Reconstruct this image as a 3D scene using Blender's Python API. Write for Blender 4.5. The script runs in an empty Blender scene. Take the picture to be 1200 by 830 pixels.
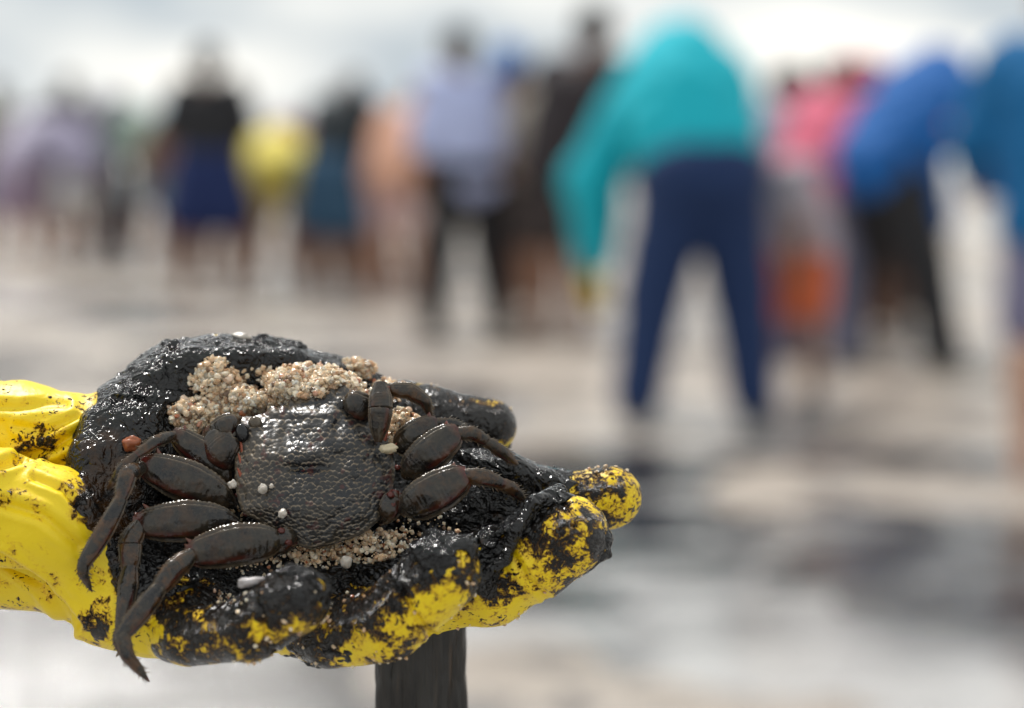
import bpy, bmesh, math, random
import numpy as np
from mathutils import Vector, Matrix

random.seed(7)
RNG = np.random.default_rng(7)
scene = bpy.context.scene
COL = scene.collection

# ------------------------------------------------------------------ camera
CAM_H = 1.27            # metres above the wet sand
F = 2760.0              # focal length in pixels of the 1200 px wide photograph
FOCUS = 0.80            # metres to the hand
PITCH = math.atan(285 / F)
cam_data = bpy.data.cameras.new('camera')
cam = bpy.data.objects.new('camera', cam_data)
COL.objects.link(cam)
cam.location = (0, 0, CAM_H)
cam.rotation_euler = (math.radians(90) - PITCH, 0, 0)
cam_data.sensor_width = 36.0
cam_data.lens = F * 36.0 / 1200.0
cam_data.clip_start = 0.05
cam_data.clip_end = 9000
cam_data.dof.use_dof = True
cam_data.dof.focus_distance = FOCUS - 0.012
cam_data.dof.aperture_fstop = 5.0
scene.camera = cam
CAM_R = np.array(cam.rotation_euler.to_matrix())
CAM_P = np.array((0, 0, CAM_H))

# ------------------------------------------------------------------ sky, sun, exposure
SUN_EL, SUN_AZ = math.radians(58), math.radians(-28)   # azimuth from +Y (away from the camera) towards +X
world = bpy.data.worlds.new('World')
scene.world = world
world.use_nodes = True
wn, wl = world.node_tree.nodes, world.node_tree.links
wn.clear()
w_out = wn.new('ShaderNodeOutputWorld')
w_bg = wn.new('ShaderNodeBackground'); w_bg.inputs['Strength'].default_value = 0.08
w_sky = wn.new('ShaderNodeTexSky'); w_sky.sky_type = 'NISHITA'; w_sky.sun_disc = False
w_sky.sun_elevation = SUN_EL; w_sky.sun_rotation = SUN_AZ; w_sky.dust_density = 3.0
w_tc = wn.new('ShaderNodeTexCoord')
w_map = wn.new('ShaderNodeMapping'); w_map.inputs['Scale'].default_value = (1.6, 1.6, 5.0); w_map.inputs['Location'].default_value = (0.3, 0.0, 0.55)
w_noise = wn.new('ShaderNodeTexNoise'); w_noise.inputs['Scale'].default_value = 3.4
w_noise.inputs['Detail'].default_value = 5; w_noise.inputs['Roughness'].default_value = 0.5
w_ramp = wn.new('ShaderNodeValToRGB')
e = w_ramp.color_ramp.elements
e[0].position, e[0].color = 0.38, (6.0, 6.9, 7.6, 1)
e[1].position, e[1].color = 0.60, (14.5, 14.2, 13.2, 1)
w_mix = wn.new('ShaderNodeMix'); w_mix.data_type = 'RGBA'; w_mix.inputs['Factor'].default_value = 0.9
wl.new(w_tc.outputs['Generated'], w_map.inputs['Vector'])
wl.new(w_map.outputs['Vector'], w_noise.inputs['Vector'])
wl.new(w_noise.outputs['Fac'], w_ramp.inputs['Fac'])
wl.new(w_sky.outputs['Color'], w_mix.inputs['A'])
wl.new(w_ramp.outputs['Color'], w_mix.inputs['B'])
wl.new(w_mix.outputs['Result'], w_bg.inputs['Color'])
wl.new(w_bg.outputs['Background'], w_out.inputs['Surface'])

sun_data = bpy.data.lights.new('sun', 'SUN')
sun_data.energy = 3.2; sun_data.angle = math.radians(8); sun_data.color = (1.0, 0.97, 0.93)
sun = bpy.data.objects.new('sun', sun_data)
COL.objects.link(sun)
sd = Vector((math.sin(SUN_AZ) * math.cos(SUN_EL), math.cos(SUN_AZ) * math.cos(SUN_EL), math.sin(SUN_EL)))
sun.rotation_euler = sd.to_track_quat('Z', 'Y').to_euler()
sun.location = (0, 0, 20)

vs = scene.view_settings
vs.view_transform = 'Standard'; vs.look = 'None'; vs.gamma = 1; vs.use_curve_mapping = False
vs.exposure = 0.2
scene.render.engine = 'CYCLES'
scene.cycles.use_denoising = True
scene.cycles.max_bounces = 6
scene.cycles.sample_clamp_indirect = 6

# ------------------------------------------------------------------ coordinate helpers
def L(px, py, dz=0.0):
    """photo pixel + millimetres towards the camera from the focus plane -> camera-aligned metres"""
    d = FOCUS - dz * 1e-3
    return np.array(((px - 600) / F * d, (415 - py) / F * d, -d))

def to_world(v):
    return np.asarray(v) @ CAM_R.T + CAM_P

def to_px(v):
    d = -v[:, 2]
    return 600 + F * v[:, 0] / d, 415 - F * v[:, 1] / d, (FOCUS - d) * 1e3

def ground(px, py, z=0.0):
    """point on the level ground that a pixel looks at"""
    r = CAM_R @ np.array(((px - 600) / F, (415 - py) / F, -1.0))
    t = (z - CAM_H) / r[2]
    return CAM_P + r * t

MM = 1e-3
PXM = FOCUS / F          # metres per photo pixel at the focus plane

# ------------------------------------------------------------------ numpy noise
_TAB = RNG.random((64, 64, 64)).astype(np.float32)
def vnoise(p):
    p = np.asarray(p, dtype=np.float32)
    i = np.floor(p).astype(np.int32); f = p - i
    f = f * f * (3 - 2 * f)
    i0 = i & 63; i1 = (i + 1) & 63
    x0, y0, z0 = i0[:, 0], i0[:, 1], i0[:, 2]; x1, y1, z1 = i1[:, 0], i1[:, 1], i1[:, 2]
    fx, fy, fz = f[:, 0], f[:, 1], f[:, 2]
    a = _TAB[x0, y0, z0] * (1 - fx) + _TAB[x1, y0, z0] * fx
    b = _TAB[x0, y1, z0] * (1 - fx) + _TAB[x1, y1, z0] * fx
    c = _TAB[x0, y0, z1] * (1 - fx) + _TAB[x1, y0, z1] * fx
    d = _TAB[x0, y1, z1] * (1 - fx) + _TAB[x1, y1, z1] * fx
    return (a * (1 - fy) + b * fy) * (1 - fz) + (c * (1 - fy) + d * fy) * fz

def fbm(p, octaves=4, gain=0.5):
    s = 0.0; amp = 1.0; tot = 0.0; p = np.asarray(p, dtype=np.float32)
    for k in range(octaves):
        s = s + amp * vnoise(p + 11.3 * k); tot += amp
        amp *= gain; p = p * 2.03
    return s / tot            # 0..1

def smooth(x, a, b):
    t = np.clip((x - a) / (b - a), 0, 1)
    return t * t * (3 - 2 * t)

# ------------------------------------------------------------------ distance fields and surface nets
class Field:
    def __init__(s, lo, hi, vox):
        s.lo = np.array(lo, float); s.vox = vox
        s.n = np.ceil((np.array(hi) - s.lo) / vox).astype(int) + 1
        s.a = np.full(s.n, 0.05, np.float32)
    def axes(s, i0, i1):
        return [(s.lo[k] + s.vox * np.arange(i0[k], i1[k])).astype(np.float32) for k in range(3)]
    def cone(s, a, b, ra, rb, k=0.0, sub=False):
        a = np.array(a, float); b = np.array(b, float)
        r = max(ra, rb); m = k + 6 * s.vox
        i0 = np.maximum(np.floor((np.minimum(a - ra, b - rb) - m - s.lo) / s.vox).astype(int), 0)
        i1 = np.minimum(np.ceil((np.maximum(a + ra, b + rb) + m - s.lo) / s.vox).astype(int) + 1, s.n)
        if np.any(i1 <= i0): return
        X, Y, Z = s.axes(i0, i1)
        X = X[:, None, None] - a[0]; Y = Y[None, :, None] - a[1]; Z = Z[None, None, :] - a[2]
        ab = b - a; l2 = max(float(ab @ ab), 1e-12)
        t = np.clip((X * ab[0] + Y * ab[1] + Z * ab[2]) / l2, 0, 1)
        d = np.sqrt((X - t * ab[0]) ** 2 + (Y - t * ab[1]) ** 2 + (Z - t * ab[2]) ** 2) - (ra + (rb - ra) * t)
        sl = tuple(slice(i0[q], i1[q]) for q in range(3))
        c = s.a[sl]
        if sub:
            s.a[sl] = np.maximum(c, -d)
        elif k > 0:
            h = np.clip(0.5 + 0.5 * (c - d) / k, 0, 1)
            s.a[sl] = c * (1 - h) + d * h - k * h * (1 - h)
        else:
            s.a[sl] = np.minimum(c, d)
    def chain(s, pts, k):
        for (p, r), (q, t) in zip(pts[:-1], pts[1:]): s.cone(p, q, r, t, k)

def surface_nets(arr, lo, vox):
    ins = arr < 0
    nx, ny, nz = arr.shape
    cnt = np.zeros((nx - 1, ny - 1, nz - 1), np.uint8)
    for dx in (0, 1):
        for dy in (0, 1):
            for dz in (0, 1):
                cnt += ins[dx:nx - 1 + dx, dy:ny - 1 + dy, dz:nz - 1 + dz]
    act = (cnt > 0) & (cnt < 8)
    cells = np.argwhere(act)
    idx = np.full(act.shape, -1, np.int32)
    idx[act] = np.arange(len(cells))
    pos = np.zeros((len(cells), 3)); num = np.zeros(len(cells))
    cor = [(0, 0, 0), (1, 0, 0), (0, 1, 0), (1, 1, 0), (0, 0, 1), (1, 0, 1), (0, 1, 1), (1, 1, 1)]
    val = [arr[cells[:, 0] + c[0], cells[:, 1] + c[1], cells[:, 2] + c[2]] for c in cor]
    for i in range(8):
        for j in range(i + 1, 8):
            df = [abs(cor[i][q] - cor[j][q]) for q in range(3)]
            if sum(df) != 1: continue
            a, b = val[i], val[j]
            m = (a < 0) != (b < 0)
            t = np.where(m, a / np.where(m, a - b, 1), 0)
            for q in range(3):
                pos[:, q] += np.where(m, cor[i][q] + t * (cor[j][q] - cor[i][q]), 0)
            num += m
    v = lo + vox * (cells + pos / num[:, None])
    quads = []
    # edges along x
    for ax in range(3):
        o = [q for q in range(3) if q != ax]
        s0 = [slice(None)] * 3; s1 = [slice(None)] * 3
        s0[ax] = slice(0, -1); s1[ax] = slice(1, None)
        A = ins[tuple(s0)]; B = ins[tuple(s1)]
        e_ = np.argwhere(A != B)
        ok = np.ones(len(e_), bool)
        for q in o:
            ok &= (e_[:, q] > 0) & (e_[:, q] < arr.shape[q] - 1)
        e_ = e_[ok]
        flip = A[e_[:, 0], e_[:, 1], e_[:, 2]]
        def cell(d0, d1):
            c = e_.copy(); c[:, o[0]] -= d0; c[:, o[1]] -= d1
            return idx[c[:, 0], c[:, 1], c[:, 2]]
        q4 = np.stack([cell(1, 1), cell(0, 1), cell(0, 0), cell(1, 0)], 1)
        if ax == 1: flip = ~flip
        q4[~flip] = q4[~flip][:, ::-1]
        quads.append(q4)
    return v, np.concatenate(quads)

def relax(v, q, n=2, f=0.5):
    e_ = np.concatenate([q[:, [0, 1]], q[:, [1, 2]], q[:, [2, 3]], q[:, [3, 0]]])
    e_ = np.concatenate([e_, e_[:, ::-1]])
    deg = np.bincount(e_[:, 0], minlength=len(v))[:, None]
    for _ in range(n):
        s = np.stack([np.bincount(e_[:, 0], v[e_[:, 1], k], minlength=len(v)) for k in range(3)], 1)
        v = v + f * (s / np.maximum(deg, 1) - v)
    return v

def vnormals(v, q):
    n = np.cross(v[q[:, 2]] - v[q[:, 0]], v[q[:, 3]] - v[q[:, 1]]) if q.shape[1] == 4 else np.cross(v[q[:, 1]] - v[q[:, 0]], v[q[:, 2]] - v[q[:, 0]])
    out = np.zeros_like(v)
    for k in range(3):
        for c in range(q.shape[1]):
            out[:, k] += np.bincount(q[:, c], n[:, k], minlength=len(v))
    return out / np.maximum(np.linalg.norm(out, axis=1, keepdims=True), 1e-12)

# ------------------------------------------------------------------ objects
def make_mesh(name, v, q, attrs=None, smooth_shade=True):
    me = bpy.data.meshes.new(name)
    v = np.asarray(v, np.float32); q = np.asarray(q, np.int32)
    k = q.shape[1]
    me.vertices.add(len(v)); me.vertices.foreach_set('co', v.ravel())
    me.loops.add(q.size); me.loops.foreach_set('vertex_index', q.ravel())
    me.polygons.add(len(q))
    me.polygons.foreach_set('loop_start', np.arange(0, q.size, k, dtype=np.int32))
    me.polygons.foreach_set('use_smooth', np.full(len(q), smooth_shade))
    for an, av in (attrs or {}).items():
        at = me.attributes.new(an, 'FLOAT', 'POINT')
        at.data.foreach_set('value', np.asarray(av, np.float32))
    me.update(calc_edges=True); me.validate()
    return me

def obj(name, me, mat, parent=None):
    o = bpy.data.objects.new(name, me)
    COL.objects.link(o)
    if mat is not None and not me.materials: me.materials.append(mat)
    if parent is not None: o.parent = parent; o.matrix_parent_inverse = Matrix.Identity(4)
    return o

def tag(o, label=None, cat=None, group=None, kind=None):
    if label: o['label'] = label
    if cat: o['category'] = cat
    if group: o['group'] = group
    if kind: o['kind'] = kind
    return o

def empty(name, loc=(0, 0, 0)):
    o = bpy.data.objects.new(name, None)
    o.empty_display_size = 0.05
    COL.objects.link(o); o.location = loc
    return o

def join(parts):
    vs_, qs_, n = [], [], 0
    for v, q in parts:
        vs_.append(v); qs_.append(q + n); n += len(v)
    return np.concatenate(vs_), np.concatenate(qs_)

# ------------------------------------------------------------------ materials
def new_mat(name):
    m = bpy.data.materials.new(name); m.use_nodes = True
    nt = m.node_tree
    return m, nt, nt.nodes['Principled BSDF']

def N(nt, typ, **kw):
    n = nt.nodes.new(typ)
    for k, val in kw.items():
        if hasattr(n, k) and k not in n.inputs: setattr(n, k, val)
        else: n.inputs[k].default_value = val
    return n

def ramp(nt, src, stops):
    r = nt.nodes.new('ShaderNodeValToRGB')
    el = r.color_ramp.elements
    while len(el) < len(stops): el.new(0.5)
    for x, (p, c) in zip(el, stops):
        x.position = p
        x.color = (*c, 1) if isinstance(c, tuple) else (c, c, c, 1)
    if src is not None: nt.links.new(src, r.inputs['Fac'])
    return r.outputs['Color']

def noise(nt, scale, detail=4, rough=0.55, vec=None, dist=0.0):
    n = nt.nodes.new('ShaderNodeTexNoise')
    n.inputs['Scale'].default_value = scale; n.inputs['Detail'].default_value = detail
    n.inputs['Roughness'].default_value = rough; n.inputs['Distortion'].default_value = dist
    if vec is None:
        tc = nt.nodes.new('ShaderNodeTexCoord'); vec = tc.outputs['Object']
    nt.links.new(vec, n.inputs['Vector'])
    return n.outputs['Fac']

def math_(nt, op, a, b=None, clamp=False):
    n = nt.nodes.new('ShaderNodeMath'); n.operation = op; n.use_clamp = clamp
    for i, x in enumerate((a, b)):
        if x is None: continue
        if isinstance(x, (int, float)): n.inputs[i].default_value = x
        else: nt.links.new(x, n.inputs[i])
    return n.outputs[0]

def mixc(nt, fac, a, b):
    n = nt.nodes.new('ShaderNodeMix'); n.data_type = 'RGBA'
    for key, x in (('Factor', fac), ('A', a), ('B', b)):
        s = n.inputs[key] if key == 'Factor' else [i for i in n.inputs if i.name == key and i.type == 'RGBA'][0]
        if isinstance(x, (int, float)): s.default_value = x
        elif isinstance(x, tuple): s.default_value = (*x, 1)
        else: nt.links.new(x, s)
    return [o for o in n.outputs if o.type == 'RGBA'][0]

def bump(nt, bsdf, h, strength, dist):
    b = nt.nodes.new('ShaderNodeBump')
    b.inputs['Strength'].default_value = strength; b.inputs['Distance'].default_value = dist
    nt.links.new(h, b.inputs['Height']); nt.links.new(b.outputs['Normal'], bsdf.inputs['Normal'])
    return b

def attr(nt, name):
    a = nt.nodes.new('ShaderNodeAttribute'); a.attribute_name = name
    return a.outputs['Fac']

def plain(name, col, rough=0.7, var=0.18, scale=18.0, bump_s=0.3):
    """cloth, skin and the like: one colour with an uneven weave / mottling"""
    m, nt, b = new_mat(name)
    n1 = noise(nt, scale, 5)
    c = mixc(nt, n1, tuple(x * (1 - var) for x in col), tuple(min(1, x * (1 + var)) for x in col))
    nt.links.new(c, b.inputs['Base Color']); b.inputs['Roughness'].default_value = rough
    bump(nt, b, noise(nt, scale * 3, 4), bump_s, 0.01)
    return m

# -- glove rubber under smeared crude oil
def glove_material():
    m, nt, b = new_mat('oily_yellow_rubber')
    tar = attr(nt, 'tar')
    big = noise(nt, 120, 5, 0.6)
    fine = noise(nt, 430, 6, 0.72, dist=1.2)
    s = math_(nt, 'ADD', math_(nt, 'MULTIPLY', big, 1.1), math_(nt, 'MULTIPLY', fine, 0.9))
    s = math_(nt, 'ADD', math_(nt, 'SUBTRACT', s, 1.0), tar)          # about tar +- 0.35
    speck = math_(nt, 'MULTIPLY', ramp(nt, noise(nt, 560, 2, 0.5, dist=0.8), [(0.60, 0.0), (0.66, 1.0)]), ramp(nt, noise(nt, 55, 3), [(0.46, 0.0), (0.56, 1.0)]))
    s = math_(nt, 'ADD', s, math_(nt, 'MULTIPLY', speck, 0.34))
    col = ramp(nt, s, [(0.34, (0.86, 0.63, 0.003)), (0.45, (0.72, 0.44, 0.003)), (0.515, (0.19, 0.07, 0.006)), (0.58, (0.009, 0.007, 0.006))])
    nt.links.new(col, b.inputs['Base Color'])
    rg = ramp(nt, s, [(0.40, 0.46), (0.6, 0.18)])
    nt.links.new(rg, b.inputs['Roughness'])
    b.inputs['Subsurface Weight'].default_value = 0.05
    b.inputs['Subsurface Radius'].default_value = (0.004, 0.003, 0.001)
    h = math_(nt, 'ADD', ramp(nt, s, [(0.47, 0.0), (0.68, 1.0)]), math_(nt, 'MULTIPLY', noise(nt, 230, 2, 0.5, dist=1.4), ramp(nt, s, [(0.5, 0.12), (0.64, 1.0)])))
    bump(nt, b, h, 0.95, 0.0020)
    return m

def tar_material():
    m, nt, b = new_mat('crude_oil_sludge')
    thin = attr(nt, 'thin')
    n1 = noise(nt, 160, 5)
    c = mixc(nt, ramp(nt, math_(nt, 'ADD', math_(nt, 'MULTIPLY', n1, 1.0), math_(nt, 'MULTIPLY', thin, 0.28)), [(0.66, 0.0), (0.86, 1.0)]), (0.0045, 0.0042, 0.0045), (0.040, 0.017, 0.004))
    nt.links.new(c, b.inputs['Base Color'])
    nt.links.new(ramp(nt, noise(nt, 90, 3), [(0.35, 0.04), (0.7, 0.14)]), b.inputs['Roughness'])
    b.inputs['Specular IOR Level'].default_value = 0.42
    wr = math_(nt, 'ADD', noise(nt, 190, 2, 0.5, dist=1.8), math_(nt, 'MULTIPLY', noise(nt, 520, 1, 0.5), 0.28))
    wr = math_(nt, 'MULTIPLY', wr, math_(nt, 'SUBTRACT', 1.0, math_(nt, 'MULTIPLY', thin, 0.45), True))
    bump(nt, b, wr, 0.9, 0.0034)
    return m

def sand_grain_material():
    m, nt, b = new_mat('quartz_sand_grains')
    g = nt.nodes.new('ShaderNodeNewGeometry')
    c = ramp(nt, g.outputs['Random Per Island'], [(0.0, (0.10, 0.06, 0.035)), (0.09, (0.46, 0.29, 0.17)), (0.3, (0.66, 0.46, 0.29)), (0.65, (0.76, 0.585, 0.41)), (0.93, (0.86, 0.75, 0.60)), (0.993, (0.42, 0.14, 0.06)), (1.0, (0.05, 0.035, 0.03))])
    nt.links.new(c, b.inputs['Base Color'])
    b.inputs['Roughness'].default_value = 0.14
    b.inputs['Subsurface Weight'].default_value = 0.6
    b.inputs['Subsurface Radius'].default_value = (0.0015, 0.0011, 0.0008)
    b.inputs['Subsurface Scale'].default_value = 1.0
    bump(nt, b, noise(nt, 1300, 3), 0.6, 0.0004)
    return m

def pebble_material(name, col, sss=0.25):
    m, nt, b = new_mat(name)
    n1 = noise(nt, 420, 5)
    nt.links.new(mixc(nt, n1, tuple(x * 0.75 for x in col), tuple(min(1, x * 1.2) for x in col)), b.inputs['Base Color'])
    b.inputs['Roughness'].default_value = 0.3
    b.inputs['Subsurface Weight'].default_value = sss
    b.inputs['Subsurface Radius'].default_value = (0.0015, 0.0011, 0.0008)
    bump(nt, b, noise(nt, 900, 4), 0.4, 0.0004)
    return m

def crab_material(name, leg=False):
    m, nt, b = new_mat(name)
    rim = attr(nt, 'rim'); red = attr(nt, 'red')
    n1 = noise(nt, 140, 5); n2 = noise(nt, 700, 4)
    base = mixc(nt, ramp(nt, n1, [(0.35, 0.0), (0.65, 1.0)]), *(((0.008, 0.008, 0.009), (0.030, 0.024, 0.016)) if leg else ((0.005, 0.007, 0.011), (0.022, 0.020, 0.017))))
    ochre = mixc(nt, n2, (0.13, 0.085, 0.04), (0.27, 0.22, 0.16))
    c = mixc(nt, math_(nt, 'MULTIPLY', rim, math_(nt, 'ADD', n2, 0.25), True), base, ochre)
    c = mixc(nt, math_(nt, 'MULTIPLY', red, ramp(nt, n2, [(0.3, 0.35), (0.6, 1.0)])), c, (0.10, 0.010, 0.007))
    nt.links.new(c, b.inputs['Base Color'])
    if leg:
        blot = ramp(nt, noise(nt, 210, 5, 0.65), [(0.47, 0.0), (0.62, 0.9)])
        c = mixc(nt, math_(nt, 'MULTIPLY', blot, attr(nt, 'tan')), c, (0.095, 0.042, 0.013))
        nt.links.new(c, b.inputs['Base Color'])
    nt.links.new(ramp(nt, n1, [(0.3, 0.09), (0.7, 0.20)] if leg else [(0.3, 0.22), (0.7, 0.42)]), b.inputs['Roughness'])
    b.inputs['Specular IOR Level'].default_value = 0.5
    bump(nt, b, noise(nt, 430, 2, 0.5), 0.5, 0.0006)
    return m

def ground_material():
    m, nt, b = new_mat('beach_sand')
    big = noise(nt, 0.8, 5, 0.65); mid = noise(nt, 3.2, 6, 0.65)
    c = mixc(nt, ramp(nt, big, [(0.38, 0.0), (0.62, 1.0)]), (0.28, 0.235, 0.195), (0.50, 0.435, 0.37))
    c = mixc(nt, ramp(nt, mid, [(0.50, 0.0), (0.60, 0.9)]), c, (0.05, 0.045, 0.043))
    nt.links.new(c, b.inputs['Base Color'])
    nt.links.new(ramp(nt, mid, [(0.35, 0.22), (0.7, 0.65)]), b.inputs['Roughness'])
    bump(nt, b, noise(nt, 22, 6), 0.5, 0.02)
    return m

def water_material():
    m, nt, b = new_mat('silty_sea_water')
    n1 = ramp(nt, noise(nt, 1.1, 4), [(0.40, 0.0), (0.58, 1.0)])
    nt.links.new(mixc(nt, n1, (0.09, 0.088, 0.086), (0.44, 0.43, 0.42)), b.inputs['Base Color'])
    b.inputs['Roughness'].default_value = 0.06
    tc = nt.nodes.new('ShaderNodeTexCoord'); mp = nt.nodes.new('ShaderNodeMapping')
    mp.inputs['Scale'].default_value = (0.45, 1.6, 1)
    nt.links.new(tc.outputs['Object'], mp.inputs['Vector'])
    h = math_(nt, 'ADD', noise(nt, 3.5, 4, vec=mp.outputs['Vector']), math_(nt, 'MULTIPLY', noise(nt, 16, 3, vec=mp.outputs['Vector']), 0.3))
    bump(nt, b, h, 0.8, 0.075)
    return m

M = dict(
    glove=glove_material(), tar=tar_material(), grain=sand_grain_material(),
    carapace=crab_material('crab_shell'), leg=crab_material('crab_leg_shell', True),
    ground=ground_material(), water=water_material(),
    skin=plain('skin_brown', (0.21, 0.10, 0.058), 0.55, 0.1), skin_light=plain('skin_light', (0.52, 0.30, 0.21), 0.55, 0.1),
    hair=plain('dark_hair', (0.012, 0.009, 0.008), 0.5),
)

# ================================================================== LARGE STRUCTURE
def grid_mesh(name, xs, ys, zf):
    X, Y = np.meshgrid(xs, ys, indexing='ij')
    Z = zf(X.ravel(), Y.ravel())
    v = np.stack([X.ravel(), Y.ravel(), Z], 1)
    nx, ny = len(xs), len(ys)
    i = np.arange(nx * ny).reshape(nx, ny)
    q = np.stack([i[:-1, :-1].ravel(), i[1:, :-1].ravel(), i[1:, 1:].ravel(), i[:-1, 1:].ravel()], 1)
    return make_mesh(name, v, q)

def sand_height(x, y):
    p = np.stack([x, y, np.zeros_like(x)], 1)
    near = smooth(y, 6.0, 9.5) * (1 - smooth(y, 30, 44))
    base = -0.014 + 0.024 * near - 0.3 * smooth(y, 30, 60)
    amp = 0.055 + 0.015 * near
    h = base + amp * (fbm(p * (1.0, 1.0, 1), 4) - 0.5) * 2 + 0.03 * (fbm(p * 4.5 + 7, 3) - 0.5)
    return h
xs = np.concatenate([[-4000, -900, -250, -80, -30, -16], np.linspace(-10, 10, 300), [16, 30, 80, 250, 900, 4000]])
ys = np.concatenate([[-400, -60, -15, -4], np.linspace(0, 30, 420), np.linspace(30.2, 60, 60), [80, 150, 400, 1200, 6000]])
tag(obj('beach_sand', grid_mesh('beach_sand', xs, ys, sand_height), M['ground']), kind='structure')
wx = np.array([-4000, -40, 40, 4000.0]); wy = np.array([-400, 0, 60, 7000.0])
tag(obj('water', grid_mesh('water', wx, wy, lambda x, y: np.zeros_like(x)), M['water']), kind='structure')

# surf: broken white rollers far out
def surf_material():
    m, nt, b = new_mat('sea_foam')
    nt.links.new(mixc(nt, noise(nt, 1.5, 5), (0.72, 0.71, 0.66), (0.86, 0.85, 0.8)), b.inputs['Base Color'])
    b.inputs['Roughness'].default_value = 0.8
    bump(nt, b, noise(nt, 6, 5), 0.6, 0.1)
    return m
def surf_line(y0, h, depth, seed):
    nx, na = 260, 9
    xs_ = np.linspace(-40, 40, nx)
    p = np.stack([xs_ * 0.14 + seed, np.full(nx, seed), np.zeros(nx)], 1)
    yy = y0 + 5 * (fbm(p, 3) - 0.5)
    hh = h * np.clip(fbm(p * 2.1 + 5, 4) * 2.2 - 0.45, 0.02, 1.2)
    v = []
    for i in range(nx):
        for a in np.linspace(0, math.pi, na):
            jit = 1 + 0.25 * (random.random() - 0.5)
            v.append((xs_[i], yy[i] + depth * math.cos(a) * -0.5 * jit, -0.02 + hh[i] * math.sin(a) * jit))
    i = np.arange(nx * na).reshape(nx, na)
    q = np.stack([i[:-1, :-1].ravel(), i[1:, :-1].ravel(), i[1:, 1:].ravel(), i[:-1, 1:].ravel()], 1)
    return np.array(v), q
sv, sq = join([surf_line(50, 0.25, 2.0, 1.0), surf_line(58, 0.5, 3.0, 4.0), surf_line(72, 0.8, 4.0, 9.0), surf_line(90, 0.9, 5.0, 14.0)])
tag(obj('surf_foam', make_mesh('surf_foam', sv, sq), surf_material()), 'white broken surf along the far edge of the sea', 'surf', kind='stuff')

# ================================================================== PEOPLE
def add_hand(f, wrist, d, out, s):
    """palm with four fingers and a thumb, slightly curled"""
    d = d / np.linalg.norm(d); out = out / np.linalg.norm(out)
    side = np.cross(d, out)
    palm = wrist + d * 0.075 * s
    f.cone(wrist, palm, 0.026 * s, 0.032 * s, 0.015)
    for i, ln in enumerate((0.070, 0.080, 0.075, 0.058)):
        b0 = palm + side * (i - 1.5) * 0.022 * s + d * 0.015 * s
        k1 = b0 + d * ln * 0.55 * s - out * 0.008 * s
        f.cone(b0, k1, 0.0115 * s, 0.011 * s, 0.004); f.cone(k1, k1 + d * ln * 0.4 * s - out * 0.022 * s, 0.011 * s, 0.0095 * s, 0.003)
    t0 = wrist + d * 0.03 * s - side * 0.03 * s
    f.cone(t0, t0 + d * 0.05 * s - side * 0.03 * s, 0.014 * s, 0.0105 * s, 0.006)

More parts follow.
